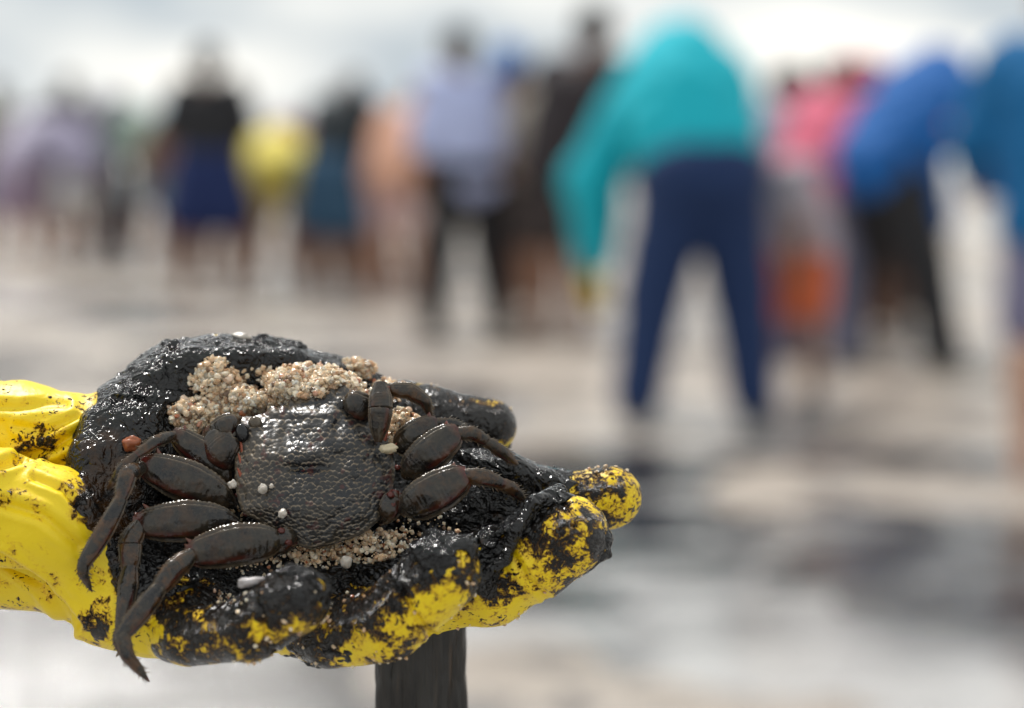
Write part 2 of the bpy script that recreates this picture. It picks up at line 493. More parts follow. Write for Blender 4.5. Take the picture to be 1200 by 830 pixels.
def build_person(label, px, py, yaw=0.0, lean=0.0, H=1.7, stance=0.12, arms=None, top=None, bottom=None, skin='skin',
                 hair=True, long_hair=False, head_gear=None, gloves=None, shoes=(0.02, 0.02, 0.025), sleeve=0.55, loose=1.0, twist=0.0,
                 knees=0.03, hem=-0.05, nod=False, wide=1.0, sunk=0.01, collar=None, group='people searching the oily beach'):
    s = H / 1.7
    g = ground(px, py)
    root = empty('person', (g[0], g[1], -sunk))
    root.rotation_euler = (0, 0, yaw)
    tag(root, label, 'person', group)
    th = math.radians(lean)
    V = lambda x, y, z: np.array((x, y, z)) * s
    hy = -0.16 * math.sin(th)
    pel = V(0, hy, 0.93)
    sp = np.array((math.sin(twist) * 0.35, math.sin(th), math.cos(th))); sp /= np.linalg.norm(sp)
    fwd = np.array((0, math.cos(th), -math.sin(th)))
    waist = pel + sp * 0.17 * s; chest = pel + sp * 0.36 * s; neck = pel + sp * 0.52 * s
    hd = sp * 0.75 + np.array((0, 0.25, -0.25 if lean > 25 else 0.25)); hd /= np.linalg.norm(hd)
    if nod: hd = sp * 0.2 + np.array((0, 0.85, -0.45)); hd /= np.linalg.norm(hd)
    head = neck + hd * 0.155 * s
    face = fwd - hd * (fwd @ hd); face /= np.linalg.norm(face)
    rt = np.array((1.0, 0, 0))
    sh = {i: pel + sp * 0.47 * s + rt * i * 0.185 * s for i in (-1, 1)}
    if nod: sh = {i: sh[i] + fwd * 0.13 * s - sp * 0.05 * s - rt * i * 0.015 for i in (-1, 1)}
    arms = arms or {}
    el, wr = {}, {}
    for i in (-1, 1):
        a = arms.get(i, ((0.05, 0.05, -0.27), (0.0, 0.09, -0.23)))
        el[i] = sh[i] + np.array((a[0][0] * i, a[0][1], a[0][2])) * s
        wr[i] = el[i] + np.array((a[1][0] * i, a[1][1], a[1][2])) * s
    hip = {i: pel + np.array((i * 0.085, 0, -0.03)) * s for i in (-1, 1)}
    ank = {i: V(i * stance, 0.0, 0.085) for i in (-1, 1)}
    kn = {i: (hip[i] + ank[i]) / 2 + V(i * 0.01, knees, 0.01) for i in (-1, 1)}
    allp = np.array([head + 0.16 * s, head - 0.16 * s] + [p for d_ in (sh, el, wr, hip, ank) for p in d_.values()])
    lo = np.minimum(allp.min(0), 0) - 0.24; hi = allp.max(0) + 0.24; lo[2] = -0.03
    def mk(name, mat, build, vox=0.016, parent=root, nrelax=2, wob=0.0):
        f = Field(lo, hi, vox); build(f)
        v, q = surface_nets(f.a, f.lo, f.vox)
        v = relax(v, q, nrelax)
        if wob:
            n_ = vnormals(v, q)
            v = v + n_ * ((fbm(v * 9 + px * 0.1, 3) - 0.5) * wob)[:, None]
        return obj(name, make_mesh(name, v, q), mat, parent)
    def body(f):
        for i in (-1, 1):
            f.chain([(hip[i], 0.092 * s), (kn[i], 0.064 * s), (kn[i] + (ank[i] - kn[i]) * 0.35 + V(0, -0.015, 0), 0.064 * s), (ank[i], 0.042 * s)], 0.03)
            f.cone(ank[i] + V(0, -0.03, -0.045), ank[i] + V(i * 0.02, 0.15, -0.058), 0.036 * s, 0.028 * s, 0.02)
            f.chain([(sh[i], 0.056 * s), (el[i], 0.042 * s), (wr[i], 0.029 * s)], 0.02)
            add_hand(f, wr[i], wr[i] - el[i], fwd + np.array((0, 0, 0.01)), s)
            f.cone(pel + rt * i * 0.06 * s, waist + rt * i * 0.055 * s, 0.115 * s, 0.10 * s, 0.05)
            f.cone(waist + rt * i * 0.055 * s, chest + rt * i * 0.075 * s, 0.10 * s, 0.112 * s, 0.05)
            f.cone(chest + rt * i * 0.075 * s, sh[i] - rt * i * 0.03 * s, 0.10 * s, 0.062 * s, 0.04)
        f.cone(chest + sp * 0.1 * s, neck + hd * 0.06 * s, 0.07 * s, 0.052 * s, 0.03)
        f.cone(head + hd * 0.025 * s - face * 0.012 * s, head - hd * 0.05 * s + face * 0.02 * s, 0.094 * s, 0.07 * s, 0.02)
        f.cone(head - hd * 0.02 * s + face * 0.095 * s, head - hd * 0.045 * s + face * 0.112 * s, 0.012 * s, 0.016 * s, 0.012)      # nose
        for i in (-1, 1):
            f.cone(head + rt * i * 0.033 * s + face * 0.11 * s, head + rt * i * 0.033 * s + face * 0.12 * s, 0.016 * s, 0.016 * s, sub=True)   # eye sockets
            f.cone(head + rt * i * 0.088 * s - hd * 0.03 * s, head + rt * i * 0.095 * s + hd * 0.01 * s, 0.017 * s, 0.017 * s, 0.004)       # ears
    mk('body', M[skin], body, 0.0125)
    def shirt(f):
        g_ = 0.02 * loose
        for i in (-1, 1):
            f.cone(pel + rt * i * 0.065 * s + sp * hem * s, waist + rt * i * 0.06 * s, 0.115 * s + g_, 0.10 * s + g_ * 1.6, 0.05)
            f.cone(waist + rt * i * 0.06 * s, chest + rt * i * 0.08 * s, 0.10 * s + g_ * 1.6, 0.112 * s + g_ * 1.3, 0.05)
            f.cone(chest + rt * i * 0.08 * s, sh[i] - rt * i * 0.03 * s, 0.10 * s + g_, 0.064 * s + g_, 0.05)
            end = sh[i] + (el[i] - sh[i]) * min(1, sleeve)
            f.cone(sh[i], end, 0.058 * s + g_, 0.048 * s + g_ * 1.2, 0.03)
            if sleeve > 1: f.cone(el[i], el[i] + (wr[i] - el[i]) * (sleeve - 1), 0.048 * s + g_ * 1.2, 0.038 * s + g_ * 0.8, 0.03)
        if nod:
            f.cone(chest + sp * 0.02 * s, chest + sp * 0.13 * s - fwd * 0.02 * s, 0.15 * s + g_, 0.115 * s + g_, 0.09)
            f.cone(waist, chest, 0.13 * s + g_, 0.15 * s + g_, 0.06)
        else: f.cone(neck + hd * 0.045 * s + face * 0.02 * s, neck + hd * 0.3 * s, 0.062 * s, 0.10 * s, sub=True)
    if top: mk('shirt', top, shirt, 0.014, wob=0.055)
    if collar:
        mk('collar', collar, lambda f: [f.cone(neck + rt * i * 0.055 * s + sp * 0.005, neck - sp * 0.05 * s + rt * i * 0.10 * s, 0.035 * s, 0.04 * s, 0.02) for i in (-1, 1)], 0.012)
    if bottom:
        kind, bm = bottom
        def pants(f, frac):
            for i in (-1, 1):
                f.cone(pel + rt * i * 0.065 * s, pel + sp * 0.10 * s + rt * i * 0.06 * s, 0.13 * s * wide, 0.12 * s, 0.05)
                f.cone(hip[i], kn[i] if frac >= 1 else hip[i] + (kn[i] - hip[i]) * frac, 0.108 * s * wide, (0.086 if frac >= 1 else 0.104) * s * wide, 0.04)
                if frac > 1: f.cone(kn[i], kn[i] + (ank[i] - kn[i]) * (frac - 1), 0.086 * s * wide, 0.068 * s * wide, 0.03)
        def skirt(f):
            f.cone(pel, (kn[-1] + kn[1]) / 2 + V(0, 0, 0.05), 0.13 * s, 0.13 * s * wide, 0.08)
            for i in (-1, 1):
                f.cone(pel + rt * i * 0.06 * s, pel + sp * 0.10 * s + rt * i * 0.05 * s, 0.128 * s, 0.115 * s, 0.05)
                for y_ in (-0.05, 0.06):
                    f.cone(hip[i] + V(0, y_ * 0.5, 0), kn[i] + V(i * 0.05, y_, 0.06), 0.12 * s * wide, 0.115 * s * wide, 0.08)
        if kind == 'trousers': mk('trousers', bm, lambda f: pants(f, 1.95), 0.014, wob=0.02)
        elif kind == 'shorts': mk('shorts', bm, lambda f: pants(f, 0.85), 0.014, wob=0.02)
        else: mk('skirt', bm, skirt, 0.014, wob=0.025)
    if shoes:
        for i in (-1, 1):
            mk('shoe', plain('shoe_leather', shoes, 0.5), lambda f, i=i: f.cone(ank[i] + V(0, -0.035, -0.042), ank[i] + V(i * 0.02, 0.16, -0.056), 0.046 * s, 0.036 * s, 0.02), 0.012)
    if hair:
        def hr(f):
            f.cone(head + hd * 0.045 * s - face * 0.03 * s, head - hd * 0.01 * s - face * 0.035 * s, 0.093 * s, 0.085 * s, 0.02)
            if long_hair: f.chain([(head - face * 0.06 * s, 0.075 * s), (head - face * 0.09 * s - hd * 0.14 * s, 0.06 * s), (head - face * 0.10 * s - hd * 0.30 * s, 0.04 * s)], 0.03)
        mk('hair', M['hair'] if hair is True else hair, hr, 0.012, wob=0.02)
    if head_gear:
        kind, hm = head_gear
        def hat(f):
            c = head + hd * 0.055 * s
            f.cone(c - face * 0.01 * s, c + hd * 0.02 * s - face * 0.01 * s, 0.103 * s, 0.098 * s, 0.02)
            if kind == 'cap':
                f.cone(c + face * 0.09 * s - rt * 0.04 * s, c + face * 0.15 * s - rt * 0.02 * s, 0.022 * s, 0.016 * s, 0.02)
                f.cone(c + face * 0.09 * s + rt * 0.04 * s, c + face * 0.15 * s + rt * 0.02 * s, 0.022 * s, 0.016 * s, 0.02)
            else:
                for a in range(12):
                    t = a * math.pi / 6
                    u = rt * math.cos(t) + face * math.sin(t)
                    t2 = t + math.pi / 6; u2 = rt * math.cos(t2) + face * math.sin(t2)
                    f.cone(c + u * 0.13 * s - hd * 0.03 * s, c + u2 * 0.13 * s - hd * 0.03 * s, 0.03 * s, 0.03 * s, 0.03)
        mk('cap' if kind == 'cap' else 'hat', hm, hat, 0.012)
    if gloves:
        for i, gm in gloves.items():
            def gl(f, i=i):
                d_ = (wr[i] - el[i]) / np.linalg.norm(wr[i] - el[i])
                f.cone(wr[i] - d_ * 0.09 * s, wr[i], 0.052 * s, 0.04 * s, 0.02)
                add_hand(f, wr[i], d_, fwd + np.array((0, 0, 0.01)), s * 1.22)
            mk('glove', gm, gl, 0.0125)
    return root

def cloth(name, c, r=0.8): return plain(name, c, r, 0.2, 14, 0.4)
yellow_rub = cloth('yellow_rubber', (0.62, 0.46, 0.03), 0.4)
orange_rub = cloth('orange_rubber', (0.70, 0.13, 0.04), 0.4)
black_cl = cloth('black_cloth', (0.012, 0.012, 0.015)); navy_cl = cloth('navy_cloth', (0.006, 0.02, 0.10))

build_person('person in loose turquoise shirt and dark blue jeans bending over with a yellow glove', 815, 493, yaw=0.12, lean=36, H=1.88, stance=0.22, nod=True, hem=0.06, twist=-0.2, wide=1.36,
             arms={-1: ((0.15, 0.02, -0.31), (-0.02, 0.03, -0.30)), 1: ((0.0, 0.22, -0.2), (-0.05, 0.16, -0.2))},
             top=cloth('turquoise_cotton', (0.0, 0.44, 0.54)), bottom=('trousers', cloth('jeans_denim', (0.006, 0.028, 0.105))), sleeve=1.9, loose=2.8, gloves={-1: yellow_rub})
build_person('person in lilac shirt and black trousers standing with a bent arm', 546, 388, yaw=0.5, lean=6, H=1.74, stance=0.21, wide=1.25,
             arms={1: ((0.05, 0.02, -0.27), (-0.12, 0.2, 0.03)), -1: ((0.05, 0.0, -0.28), (0.0, 0.07, -0.24))},
             top=cloth('lilac_shirt', (0.50, 0.56, 0.86)), bottom=('trousers', black_cl), sleeve=1.3, loose=1.7)
build_person('person in blue cap and cream shirt standing beside the lilac shirt', 618, 384, yaw=2.6, lean=20, H=1.66, stance=0.13,
             arms={-1: ((0.06, 0.05, -0.26), (-0.1, 0.16, -0.1))}, top=cloth('cream_cotton', (0.66, 0.60, 0.50)), bottom=('shorts', cloth('grey_brown_cloth', (0.10, 0.075, 0.065))),
             head_gear=('cap', cloth('blue_cap_cloth', (0.01, 0.16, 0.50))), shoes=None)
build_person('tall person in dark brown clothes standing behind the turquoise shirt', 656, 402, yaw=-0.5, lean=8, H=1.84, stance=0.12, twist=0.7,
             top=cloth('dark_brown_cloth', (0.022, 0.016, 0.02)), bottom=('shorts', cloth('dark_shorts', (0.04, 0.03, 0.03))), sleeve=1.6, loose=1.2, shoes=None)
build_person('person in black top and navy skirt standing with bare legs', 246, 342, yaw=0.1, lean=4, H=1.72, stance=0.16, wide=1.2,
             arms={-1: ((0.08, 0.03, -0.26), (0.05, 0.15, -0.2)), 1: ((0.08, 0.03, -0.26), (-0.03, 0.17, -0.16))},
             top=black_cl, bottom=('skirt', navy_cl), shoes=None, sleeve=0.9, loose=2.0)
build_person('person in black top and denim skirt with dark hair, head bent', 396, 340, yaw=-0.35, lean=26, H=1.62, stance=0.17, wide=1.25,
             top=cloth('black_teal_cloth', (0.010, 0.018, 0.024)), bottom=('skirt', cloth('denim_skirt', (0.030, 0.085, 0.155))), long_hair=True, shoes=None, sleeve=0.9, loose=2.0,
             collar=cloth('white_collar', (0.6, 0.6, 0.6)))
build_person('person in yellow shirt stooping between the two skirts', 328, 330, yaw=0.2, lean=80, H=1.6, stance=0.17, nod=True,
             arms={-1: ((0.05, 0.05, -0.26), (0.0, 0.05, -0.24)), 1: ((0.05, 0.05, -0.26), (0, 0.05, -0.24))},
             top=cloth('yellow_shirt', (0.74, 0.62, 0.12)), bottom=('shorts', cloth('mustard_shorts', (0.42, 0.30, 0.06))), shoes=None, sleeve=0.8, loose=2.4)
build_person('person in orange vest and pink shorts with bare legs beside the denim skirt', 464, 342, yaw=-0.4, lean=38, H=1.6, stance=0.15, skin='skin_light',
             top=cloth('orange_pink_cloth', (0.66, 0.36, 0.25)), bottom=('shorts', cloth('pale_pink_cloth', (0.62, 0.42, 0.40))), shoes=None, sleeve=0.2, loose=1.5,
             hair=cloth('tan_hair', (0.30, 0.19, 0.10)))
build_person('person in slate purple shirt leaning at the sage green shirt', 128, 302, yaw=-0.5, lean=30, H=1.60, stance=0.14, nod=True,
             top=cloth('slate_purple_cloth', (0.08, 0.065, 0.11)), bottom=('trousers', cloth('charcoal_cloth', (0.04, 0.04, 0.06))), shoes=None, sleeve=1.4, loose=1.7, wide=1.2)
build_person('person in sage green shirt and pale blue shorts leaning forward', 174, 306, yaw=0.7, lean=48, H=1.60, stance=0.15, nod=True,
             top=cloth('sage_cloth', (0.24, 0.32, 0.27)), bottom=('shorts', cloth('pale_blue_cloth', (0.34, 0.46, 0.54))), shoes=None, loose=1.8)
build_person('person in lavender dress with dark hair stooping at the water', 30, 306, yaw=-0.5, lean=48, H=1.60, stance=0.15, skin='skin_light', wide=1.2,
             top=cloth('lavender_cloth', (0.50, 0.47, 0.58)), bottom=('skirt', cloth('mauve_cloth', (0.32, 0.26, 0.38))), shoes=None, long_hair=True, loose=1.7)
build_person('person in olive shirt and dark cap standing behind the lavender dress', 0, 296, yaw=0.2, lean=8, H=1.50, stance=0.12, wide=1.2,
             top=cloth('olive_cloth', (0.10, 0.10, 0.03)), bottom=('shorts', cloth('grey_cloth', (0.2, 0.2, 0.22))), shoes=None, head_gear=('cap', black_cl), loose=1.6)
build_person('person in rose red shirt and red hat bending with orange gloves', 960, 430, yaw=-0.7, lean=42, H=1.72, stance=0.15, wide=1.2,
             arms={-1: ((0.02, 0.10, -0.25), (-0.12, 0.02, -0.16)), 1: ((0.05, 0.1, -0.26), (-0.05, 0.08, -0.2))},
             top=cloth('rose_red_shirt', (0.55, 0.10, 0.17)), bottom=('trousers', cloth('grey_violet_cloth', (0.16, 0.16, 0.24))), gloves={-1: orange_rub, 1: orange_rub},
             head_gear=('hat', cloth('red_hat', (0.62, 0.05, 0.09))), loose=1.8, sleeve=1.2)
build_person('person in grey white shirt and orange shorts crouching beside the turquoise shirt', 925, 470, yaw=2.4, lean=40, H=1.30, stance=0.16, wide=1.1,
             top=cloth('grey_white_shirt', (0.42, 0.36, 0.40)), bottom=('shorts', cloth('orange_shorts', (0.62, 0.13, 0.045))), loose=1.6)
build_person('person in mauve shirt with a brimmed dark hat stooping behind the rose red shirt', 902, 398, yaw=-0.5, lean=30, H=1.62, stance=0.15,
             top=cloth('mauve_shirt', (0.30, 0.24, 0.32)), bottom=('trousers', cloth('grey_blue_cloth', (0.20, 0.21, 0.30))), head_gear=('hat', cloth('dark_hat', (0.04, 0.025, 0.025))), loose=1.7)
build_person('person in magenta shirt with black hair bending behind the bright blue jacket', 1030, 402, yaw=0.6, lean=30, H=1.60, stance=0.15,
             top=cloth('magenta_shirt', (0.50, 0.07, 0.22)), bottom=('trousers', cloth('brown_trousers', (0.10, 0.06, 0.045))), loose=1.7)
build_person('person in bright blue jacket and black trousers bending low', 1048, 434, yaw=-0.95, lean=48, H=1.88, stance=0.30, nod=True, hem=-0.02, wide=1.25,
             arms={1: ((0.12, 0.02, -0.24), (0.03, -0.16, 0.10)), -1: ((0.05, 0.1, -0.25), (0, 0.1, -0.22))}, gloves={1: orange_rub},
             top=cloth('bright_blue_jacket', (0.0, 0.10, 0.36)), bottom=('trousers', black_cl), sleeve=1.9, loose=2.7)
build_person('person in blue jacket and plaid shorts with bare legs at the shallow water', 1238, 566, yaw=-0.2, lean=6, H=1.76, stance=0.10, skin='skin_light',
             arms={-1: ((0.10, 0.06, -0.26), (0.0, 0.2, -0.14)), 1: ((0.05, 0.05, -0.27), (0.0, 0.09, -0.23))},
             top=cloth('teal_blue_jacket', (0.0, 0.13, 0.34)), bottom=('shorts', cloth('plaid_shorts', (0.20, 0.19, 0.30))), sleeve=1.75, loose=1.5, shoes=None)

for lb, x_, y_, yw, ln, h_, tc_, bc_ in [
        ('person in pale blue shirt and white shorts stooping far down the beach', 208, 282, 0.8, 46, 1.6, (0.45, 0.56, 0.66), (0.6, 0.6, 0.58)),
        ('person in navy shirt and brown shorts stooping behind the navy skirt', 262, 322, -0.3, 52, 1.6, (0.02, 0.03, 0.07), (0.20, 0.10, 0.06)),
        ('person in brown shirt and dark shorts stooping behind the black top and navy skirt', 218, 318, 0.5, 60, 1.62, (0.16, 0.08, 0.05), (0.10, 0.05, 0.035)),
        ('person in rust shirt and dark brown shorts squatting behind the denim skirt', 376, 322, -0.5, 66, 1.55, (0.26, 0.11, 0.06), (0.06, 0.04, 0.035)),
        ('person in dark green shirt and grey shorts stooping beside the denim skirt', 424, 318, 0.4, 50, 1.6, (0.03, 0.06, 0.05), (0.14, 0.12, 0.12)),
        ('person in coral shirt and rust shorts stooping beside the orange vest', 446, 326, -0.8, 62, 1.58, (0.66, 0.27, 0.17), (0.42, 0.17, 0.09)),
        ('person in slate blue shirt and brown shorts leaning behind the blue cap', 640, 356, 0.3, 36, 1.66, (0.10, 0.14, 0.20), (0.14, 0.08, 0.06)),
        ('person in violet grey shirt and white shorts stooping at the lavender dress', 88, 312, 0.7, 62, 1.6, (0.26, 0.24, 0.34), (0.55, 0.55, 0.56)),
        ('person in charcoal shirt and brown shorts far out by the surf', 72, 276, -0.4, 20, 1.65, (0.05, 0.05, 0.06), (0.16, 0.09, 0.06)),
        ('person in dark red shirt and black shorts crouching behind the yellow shirt', 352, 300, 0.6, 58, 1.55, (0.14, 0.03, 0.03), (0.02, 0.02, 0.025)),
        ('person in peach shirt and khaki shorts leaning behind the lilac shirt', 498, 312, -0.6, 34, 1.62, (0.72, 0.48, 0.36), (0.34, 0.24, 0.14)),
        ('person in white shirt and tan shorts stooping behind the black top', 282, 290, 0.5, 50, 1.6, (0.62, 0.60, 0.56), (0.40, 0.28, 0.16)),
        ('person in plum shirt leaning between the rose red shirt and the bright blue jacket', 1006, 386, 0.4, 26, 1.68, (0.20, 0.04, 0.14), (0.02, 0.02, 0.02))]:
    build_person(lb, x_, y_, yaw=yw, lean=ln, H=h_, stance=0.15, top=cloth('shirt_cloth', tc_), bottom=('shorts', cloth('shorts_cloth', bc_)), shoes=None, loose=1.8, nod=ln > 40)

# ================================================================== OIL ON THE SHALLOWS
def oil_material():
    m, nt, b = new_mat('floating_crude_oil')
    nt.links.new(mixc(nt, noise(nt, 3, 5), (0.008, 0.007, 0.007), (0.035, 0.028, 0.022)), b.inputs['Base Color'])
    b.inputs['Roughness'].default_value = 0.12
    bump(nt, b, noise(nt, 7, 4), 0.6, 0.03)
    return m
ov, oq, on = [], [], 0
def oil_patch(cx, cy, rx, ry, z):
    """one irregular lens of floating crude"""
    global on
    n = 40; k = 5
    th_ = np.linspace(0, 2 * math.pi, n, endpoint=False)
    rad_ = 0.55 + 0.9 * fbm(np.stack([np.cos(th_) * 1.3 + cx * 3.1, np.sin(th_) * 1.3 + cy * 2.3, th_ * 0], 1), 4)
    for j, f_ in enumerate(np.linspace(1, 0.02, k)):
        ov.append(np.stack([cx + rx * rad_ * np.cos(th_) * f_, cy + ry * rad_ * np.sin(th_) * f_, np.full(n, z + 0.006 * (1 - f_) ** 0.5 - (0.004 if j == 0 else 0))], 1))
    i_ = on + np.arange(n * k).reshape(k, n); j_ = np.roll(i_, -1, 1)
    oq.append(np.stack([i_[:-1].ravel(), j_[:-1].ravel(), j_[1:].ravel(), i_[1:].ravel()], 1)); on += n * k
for k in range(260):
    px_ = RNG.uniform(560, 1330); py_ = RNG.uniform(535, 735)
    if RNG.random() < 0.25: px_ = RNG.uniform(-200, 620); py_ = RNG.uniform(340, 480)
    if fbm(np.array([[px_ / 95, py_ / 26, 4.4]]), 2)[0] < 0.5: continue
    g_ = ground(px_, py_)
    r_ = RNG.uniform(0.04, 0.17) * (g_[1] / 6)
    hs = float(sand_height(np.array([g_[0]]), np.array([g_[1]]))[0])
    oil_patch(g_[0], g_[1], r_ * 1.8, r_ * 1.0, max(hs, 0) + 0.004)
tag(obj('oil_slick', make_mesh('oil_slick', np.concatenate(ov), np.concatenate(oq)), oil_material()), 'black patches of crude oil floating on the wet shallows', 'oil', kind='stuff')

# ================================================================== GLOVED HAND
hand = empty('gloved_hand', tuple(to_world(L(260, 700, 0))))
hand_loc = np.array(hand.location)
tag(hand, 'yellow rubber glove on an upturned hand, smeared with black oil, holding a crab', 'gloved hand')
VOX = 0.6 * MM
lo = np.minimum(L(-120, 790, 70), L(-120, 790, -62)); hi = np.maximum(L(775, 388, 70), L(775, 388, -62))
lo[2] = L(0, 0, -62)[2]; hi[2] = L(0, 0, 72)[2]
G = Field(lo, hi, VOX)
def ch(pts, k): G.chain([(L(a, b, c), r * MM) for a, b, c, r in pts], k * MM)
# cuff: two soft folds and the drooping lower hem
ch([(-260, 505, -22, 17), (30, 503, -20, 16.5), (90, 515, -14, 15), (190, 530, -16, 14)], 4)
ch([(-260, 560, 10, 22), (-20, 592, 13, 19), (60, 612, 14, 18), (130, 680, 10, 15), (190, 700, 8, 16)], 5)
ch([(-260, 660, -14, 17), (20, 655, -14, 16.5), (90, 672, -6, 15), (160, 690, 0, 16)], 4)
# palm
ch([(130, 600, -22, 19), (280, 605, -28, 18), (420, 612, -22, 14)], 10)
ch([(130, 650, -12, 19), (280, 655, -16, 18), (420, 672, -6, 14.5)], 10)
ch([(140, 690, 2, 17), (280, 700, 0, 17), (380, 716, 8, 16)], 10)
ch([(128, 716, 14, 11), (165, 718, 18, 12), (230, 728, 22, 13)], 9)
ch([(150, 560, -30, 17), (300, 540, -38, 15), (400, 540, -38, 13), (480, 560, -34, 11), (560, 580, -24, 8)], 10)
# fingers
ch([(420, 612, -22, 13.5), (580, 608, -17, 12.5), (650, 596, -16, 11.6), (714, 583, -15, 10.6)], 5)
ch([(420, 676, -4, 14), (500, 690, 6, 14.4), (575, 680, 13, 14.4), (625, 652, 17, 14), (664, 628, 19, 13.6)], 4)
ch([(330, 716, 10, 13), (390, 742, 24, 11.6), (455, 730, 38, 12.3), (520, 671, 46, 12.2)], 0.8)
ch([(190, 735, 20, 10), (222, 746, 36, 9.4), (290, 738, 50, 10.6), (348, 702, 57, 11.0)], 0.6)
# thumb and its root
ch([(170, 560, -18, 17), (150, 552, -10, 18), (165, 500, -18, 17.2), (212, 463, -26, 17.2), (260, 449, -30, 15.6), (318, 446, -34, 13.6), (390, 462, -40, 11.6), (450, 487, -44, 11), (500, 490, -45, 10.6), (573, 500, -45, 10.0)], 6)

# thick sludge: the glove's own field pushed out where crude clings
band = np.argwhere(np.abs(G.a) < 4.0 * MM)
bp = (G.lo + band * VOX)
bx, by, bz = to_px(bp)
keep = bx > 60
band, bp, bx, by, bz = band[keep], bp[keep], bx[keep], by[keep], bz[keep]
def blob(cx, cy, rx, ry, cz=None, rz=None):
    d = ((bx - cx) / rx) ** 2 + ((by - cy) / ry) ** 2
    if cz is not None: d = d + ((bz - cz) / rz) ** 2
    return np.clip(1.25 - d, 0, 1)
ox, oy = bx, by
wp = (bp / MM).astype(np.float32)
bx = bx + (fbm(wp / 9 + 3, 3) - 0.5) * 75; by = by + (fbm(wp / 9 + 43, 3) - 0.5) * 60
mask = np.zeros(len(bx))
for a in [(225, 480, 105, 92), (330, 455, 130, 60), (138, 585, 36, 105), (150, 500, 45, 50), (300, 590, 150, 95), (430, 600, 110, 85), (530, 575, 110, 48),
          (615, 560, 50, 34), (330, 660, 120, 48), (440, 640, 80, 50), (545, 625, 75, 55), (180, 640, 60, 70), (420, 470, 60, 50)]:
    mask = np.maximum(mask, blob(*a))
mask = np.maximum(mask, blob(690, 640, 34, 30, 12, 16) * 0.6)
mask = np.maximum(mask, 0.75 * blob(380, 768, 50, 14))
mask = np.where((bz > 22) & (by > 640) & (bx > 190), mask * 0.12, mask)
mask *= 1 - smooth(by, 700, 745) * (bx > 430)
mask = np.where((ox < 122) & (oy < 490), mask * smooth(ox, 112, 124), mask)
p = (bp / MM).astype(np.float32)
rough = fbm(p / 5.5, 4, 0.55)
streak = fbm(p / np.array((7.0, 2.2, 2.2), np.float32) + 31, 3)
ridge = 1 - np.abs(fbm(p / 4.2 + 77, 3) - 0.5) * 5
calm = np.clip(1.3 - ((bx - 122) / 52) ** 2 - ((by - 588) / 105) ** 2, 0, 1)
t = mask * 1.7 + (1 - 0.85 * calm) * ((rough - 0.5) * 5.0 + (streak - 0.5) * 3.0 + 0.7 * np.clip(ridge, -0.6, 1)) - 0.75
t = np.where((mask > 0.5) & (by < 720), np.maximum(t, 0.45), t)
t = np.where((bx > 110) & (bx < 440) & (by < 480), np.maximum(t, 0.6), t)
t = np.where(mask > 0.02, np.where(t > 2.2, 2.2 + 0.9 * (1 - np.exp(-(t - 2.2) / 0.9)), t), -3)
tf = np.full(G.a.shape, -3.0, np.float32)
tf[band[:, 0], band[:, 1], band[:, 2]] = t
T_arr = G.a - tf * np.float32(MM)
T = Field.__new__(Field); T.lo, T.vox, T.n, T.a = G.lo, VOX, G.n, T_arr
def tch(pts, k): T.chain([(L(a, b, c), r * MM) for a, b, c, r in pts], k * MM)
# the smooth oily bulge at the thumb root, the lip over the sand, strands and drips
tch([(120, 500, -2, 8), (110, 540, 6, 8), (115, 600, 10, 7.5), (138, 668, 11, 5)], 5)
tch([(158, 500, 2, 6), (152, 570, 5, 7), (160, 640, 8, 4)], 7)
tch([(175, 452, -12, 4), (225, 424, -14, 4.5), (290, 420, -18, 4), (345, 424, -22, 4), (410, 440, -30, 3)], 4)
tch([(560, 545, -8, 3.5), (600, 552, -6, 5), (640, 566, -8, 4.5), (672, 578, -10, 2.6)], 3)
tch([(545, 535, -12, 3), (590, 540, -12, 4), (640, 558, -12, 3)], 2)
tch([(655, 577, 18, 3), (625, 590, 27, 2.6), (606, 620, 31, 2.2), (592, 655, 31, 2), (560, 680, 31, 2.2), (540, 700, 30, 1.6)], 2)
tch([(690, 612, 24, 2.5), (704, 632, 20, 3.6), (700, 648, 20, 2.6)], 3)
tch([(700, 648, 19, 1.6), (712, 650, 19, 1.7)], 1)
tv, tq = surface_nets(T.a, T.lo, VOX)
# drop everything that is buried in the glove
fi = np.clip(((tv - G.lo) / VOX).round().astype(int), 0, np.array(G.a.shape) - 1)
inside = G.a[fi[:, 0], fi[:, 1], fi[:, 2]] < -1.6 * MM
keepf = ~inside[tq].all(1)
tq = tq[keepf]
used = np.zeros(len(tv), bool); used[tq] = True
remap = np.cumsum(used) - 1
tq = remap[tq]; tv = tv[used]
tv = relax(tv, tq, 1, 0.5)
tpx, tpy, tdz = to_px(tv)
thin = np.clip(1.2 - ((tpx - 120) / 55) ** 2 - ((tpy - 590) / 110) ** 2, 0, 1) + 0.35 * np.clip(1 - ((tpx - 560) / 60) ** 2 - ((tpy - 630) / 45) ** 2, 0, 1)
obj('tar_coating', make_mesh('tar_coating', to_world(tv) - hand_loc, tq, {'thin': thin}), M['tar'], hand)

gv, gq = surface_nets(G.a, G.lo, VOX)
gv = relax(gv, gq, 3, 0.5)
gn = vnormals(gv, gq)
gpx, gpy, gdz = to_px(gv)
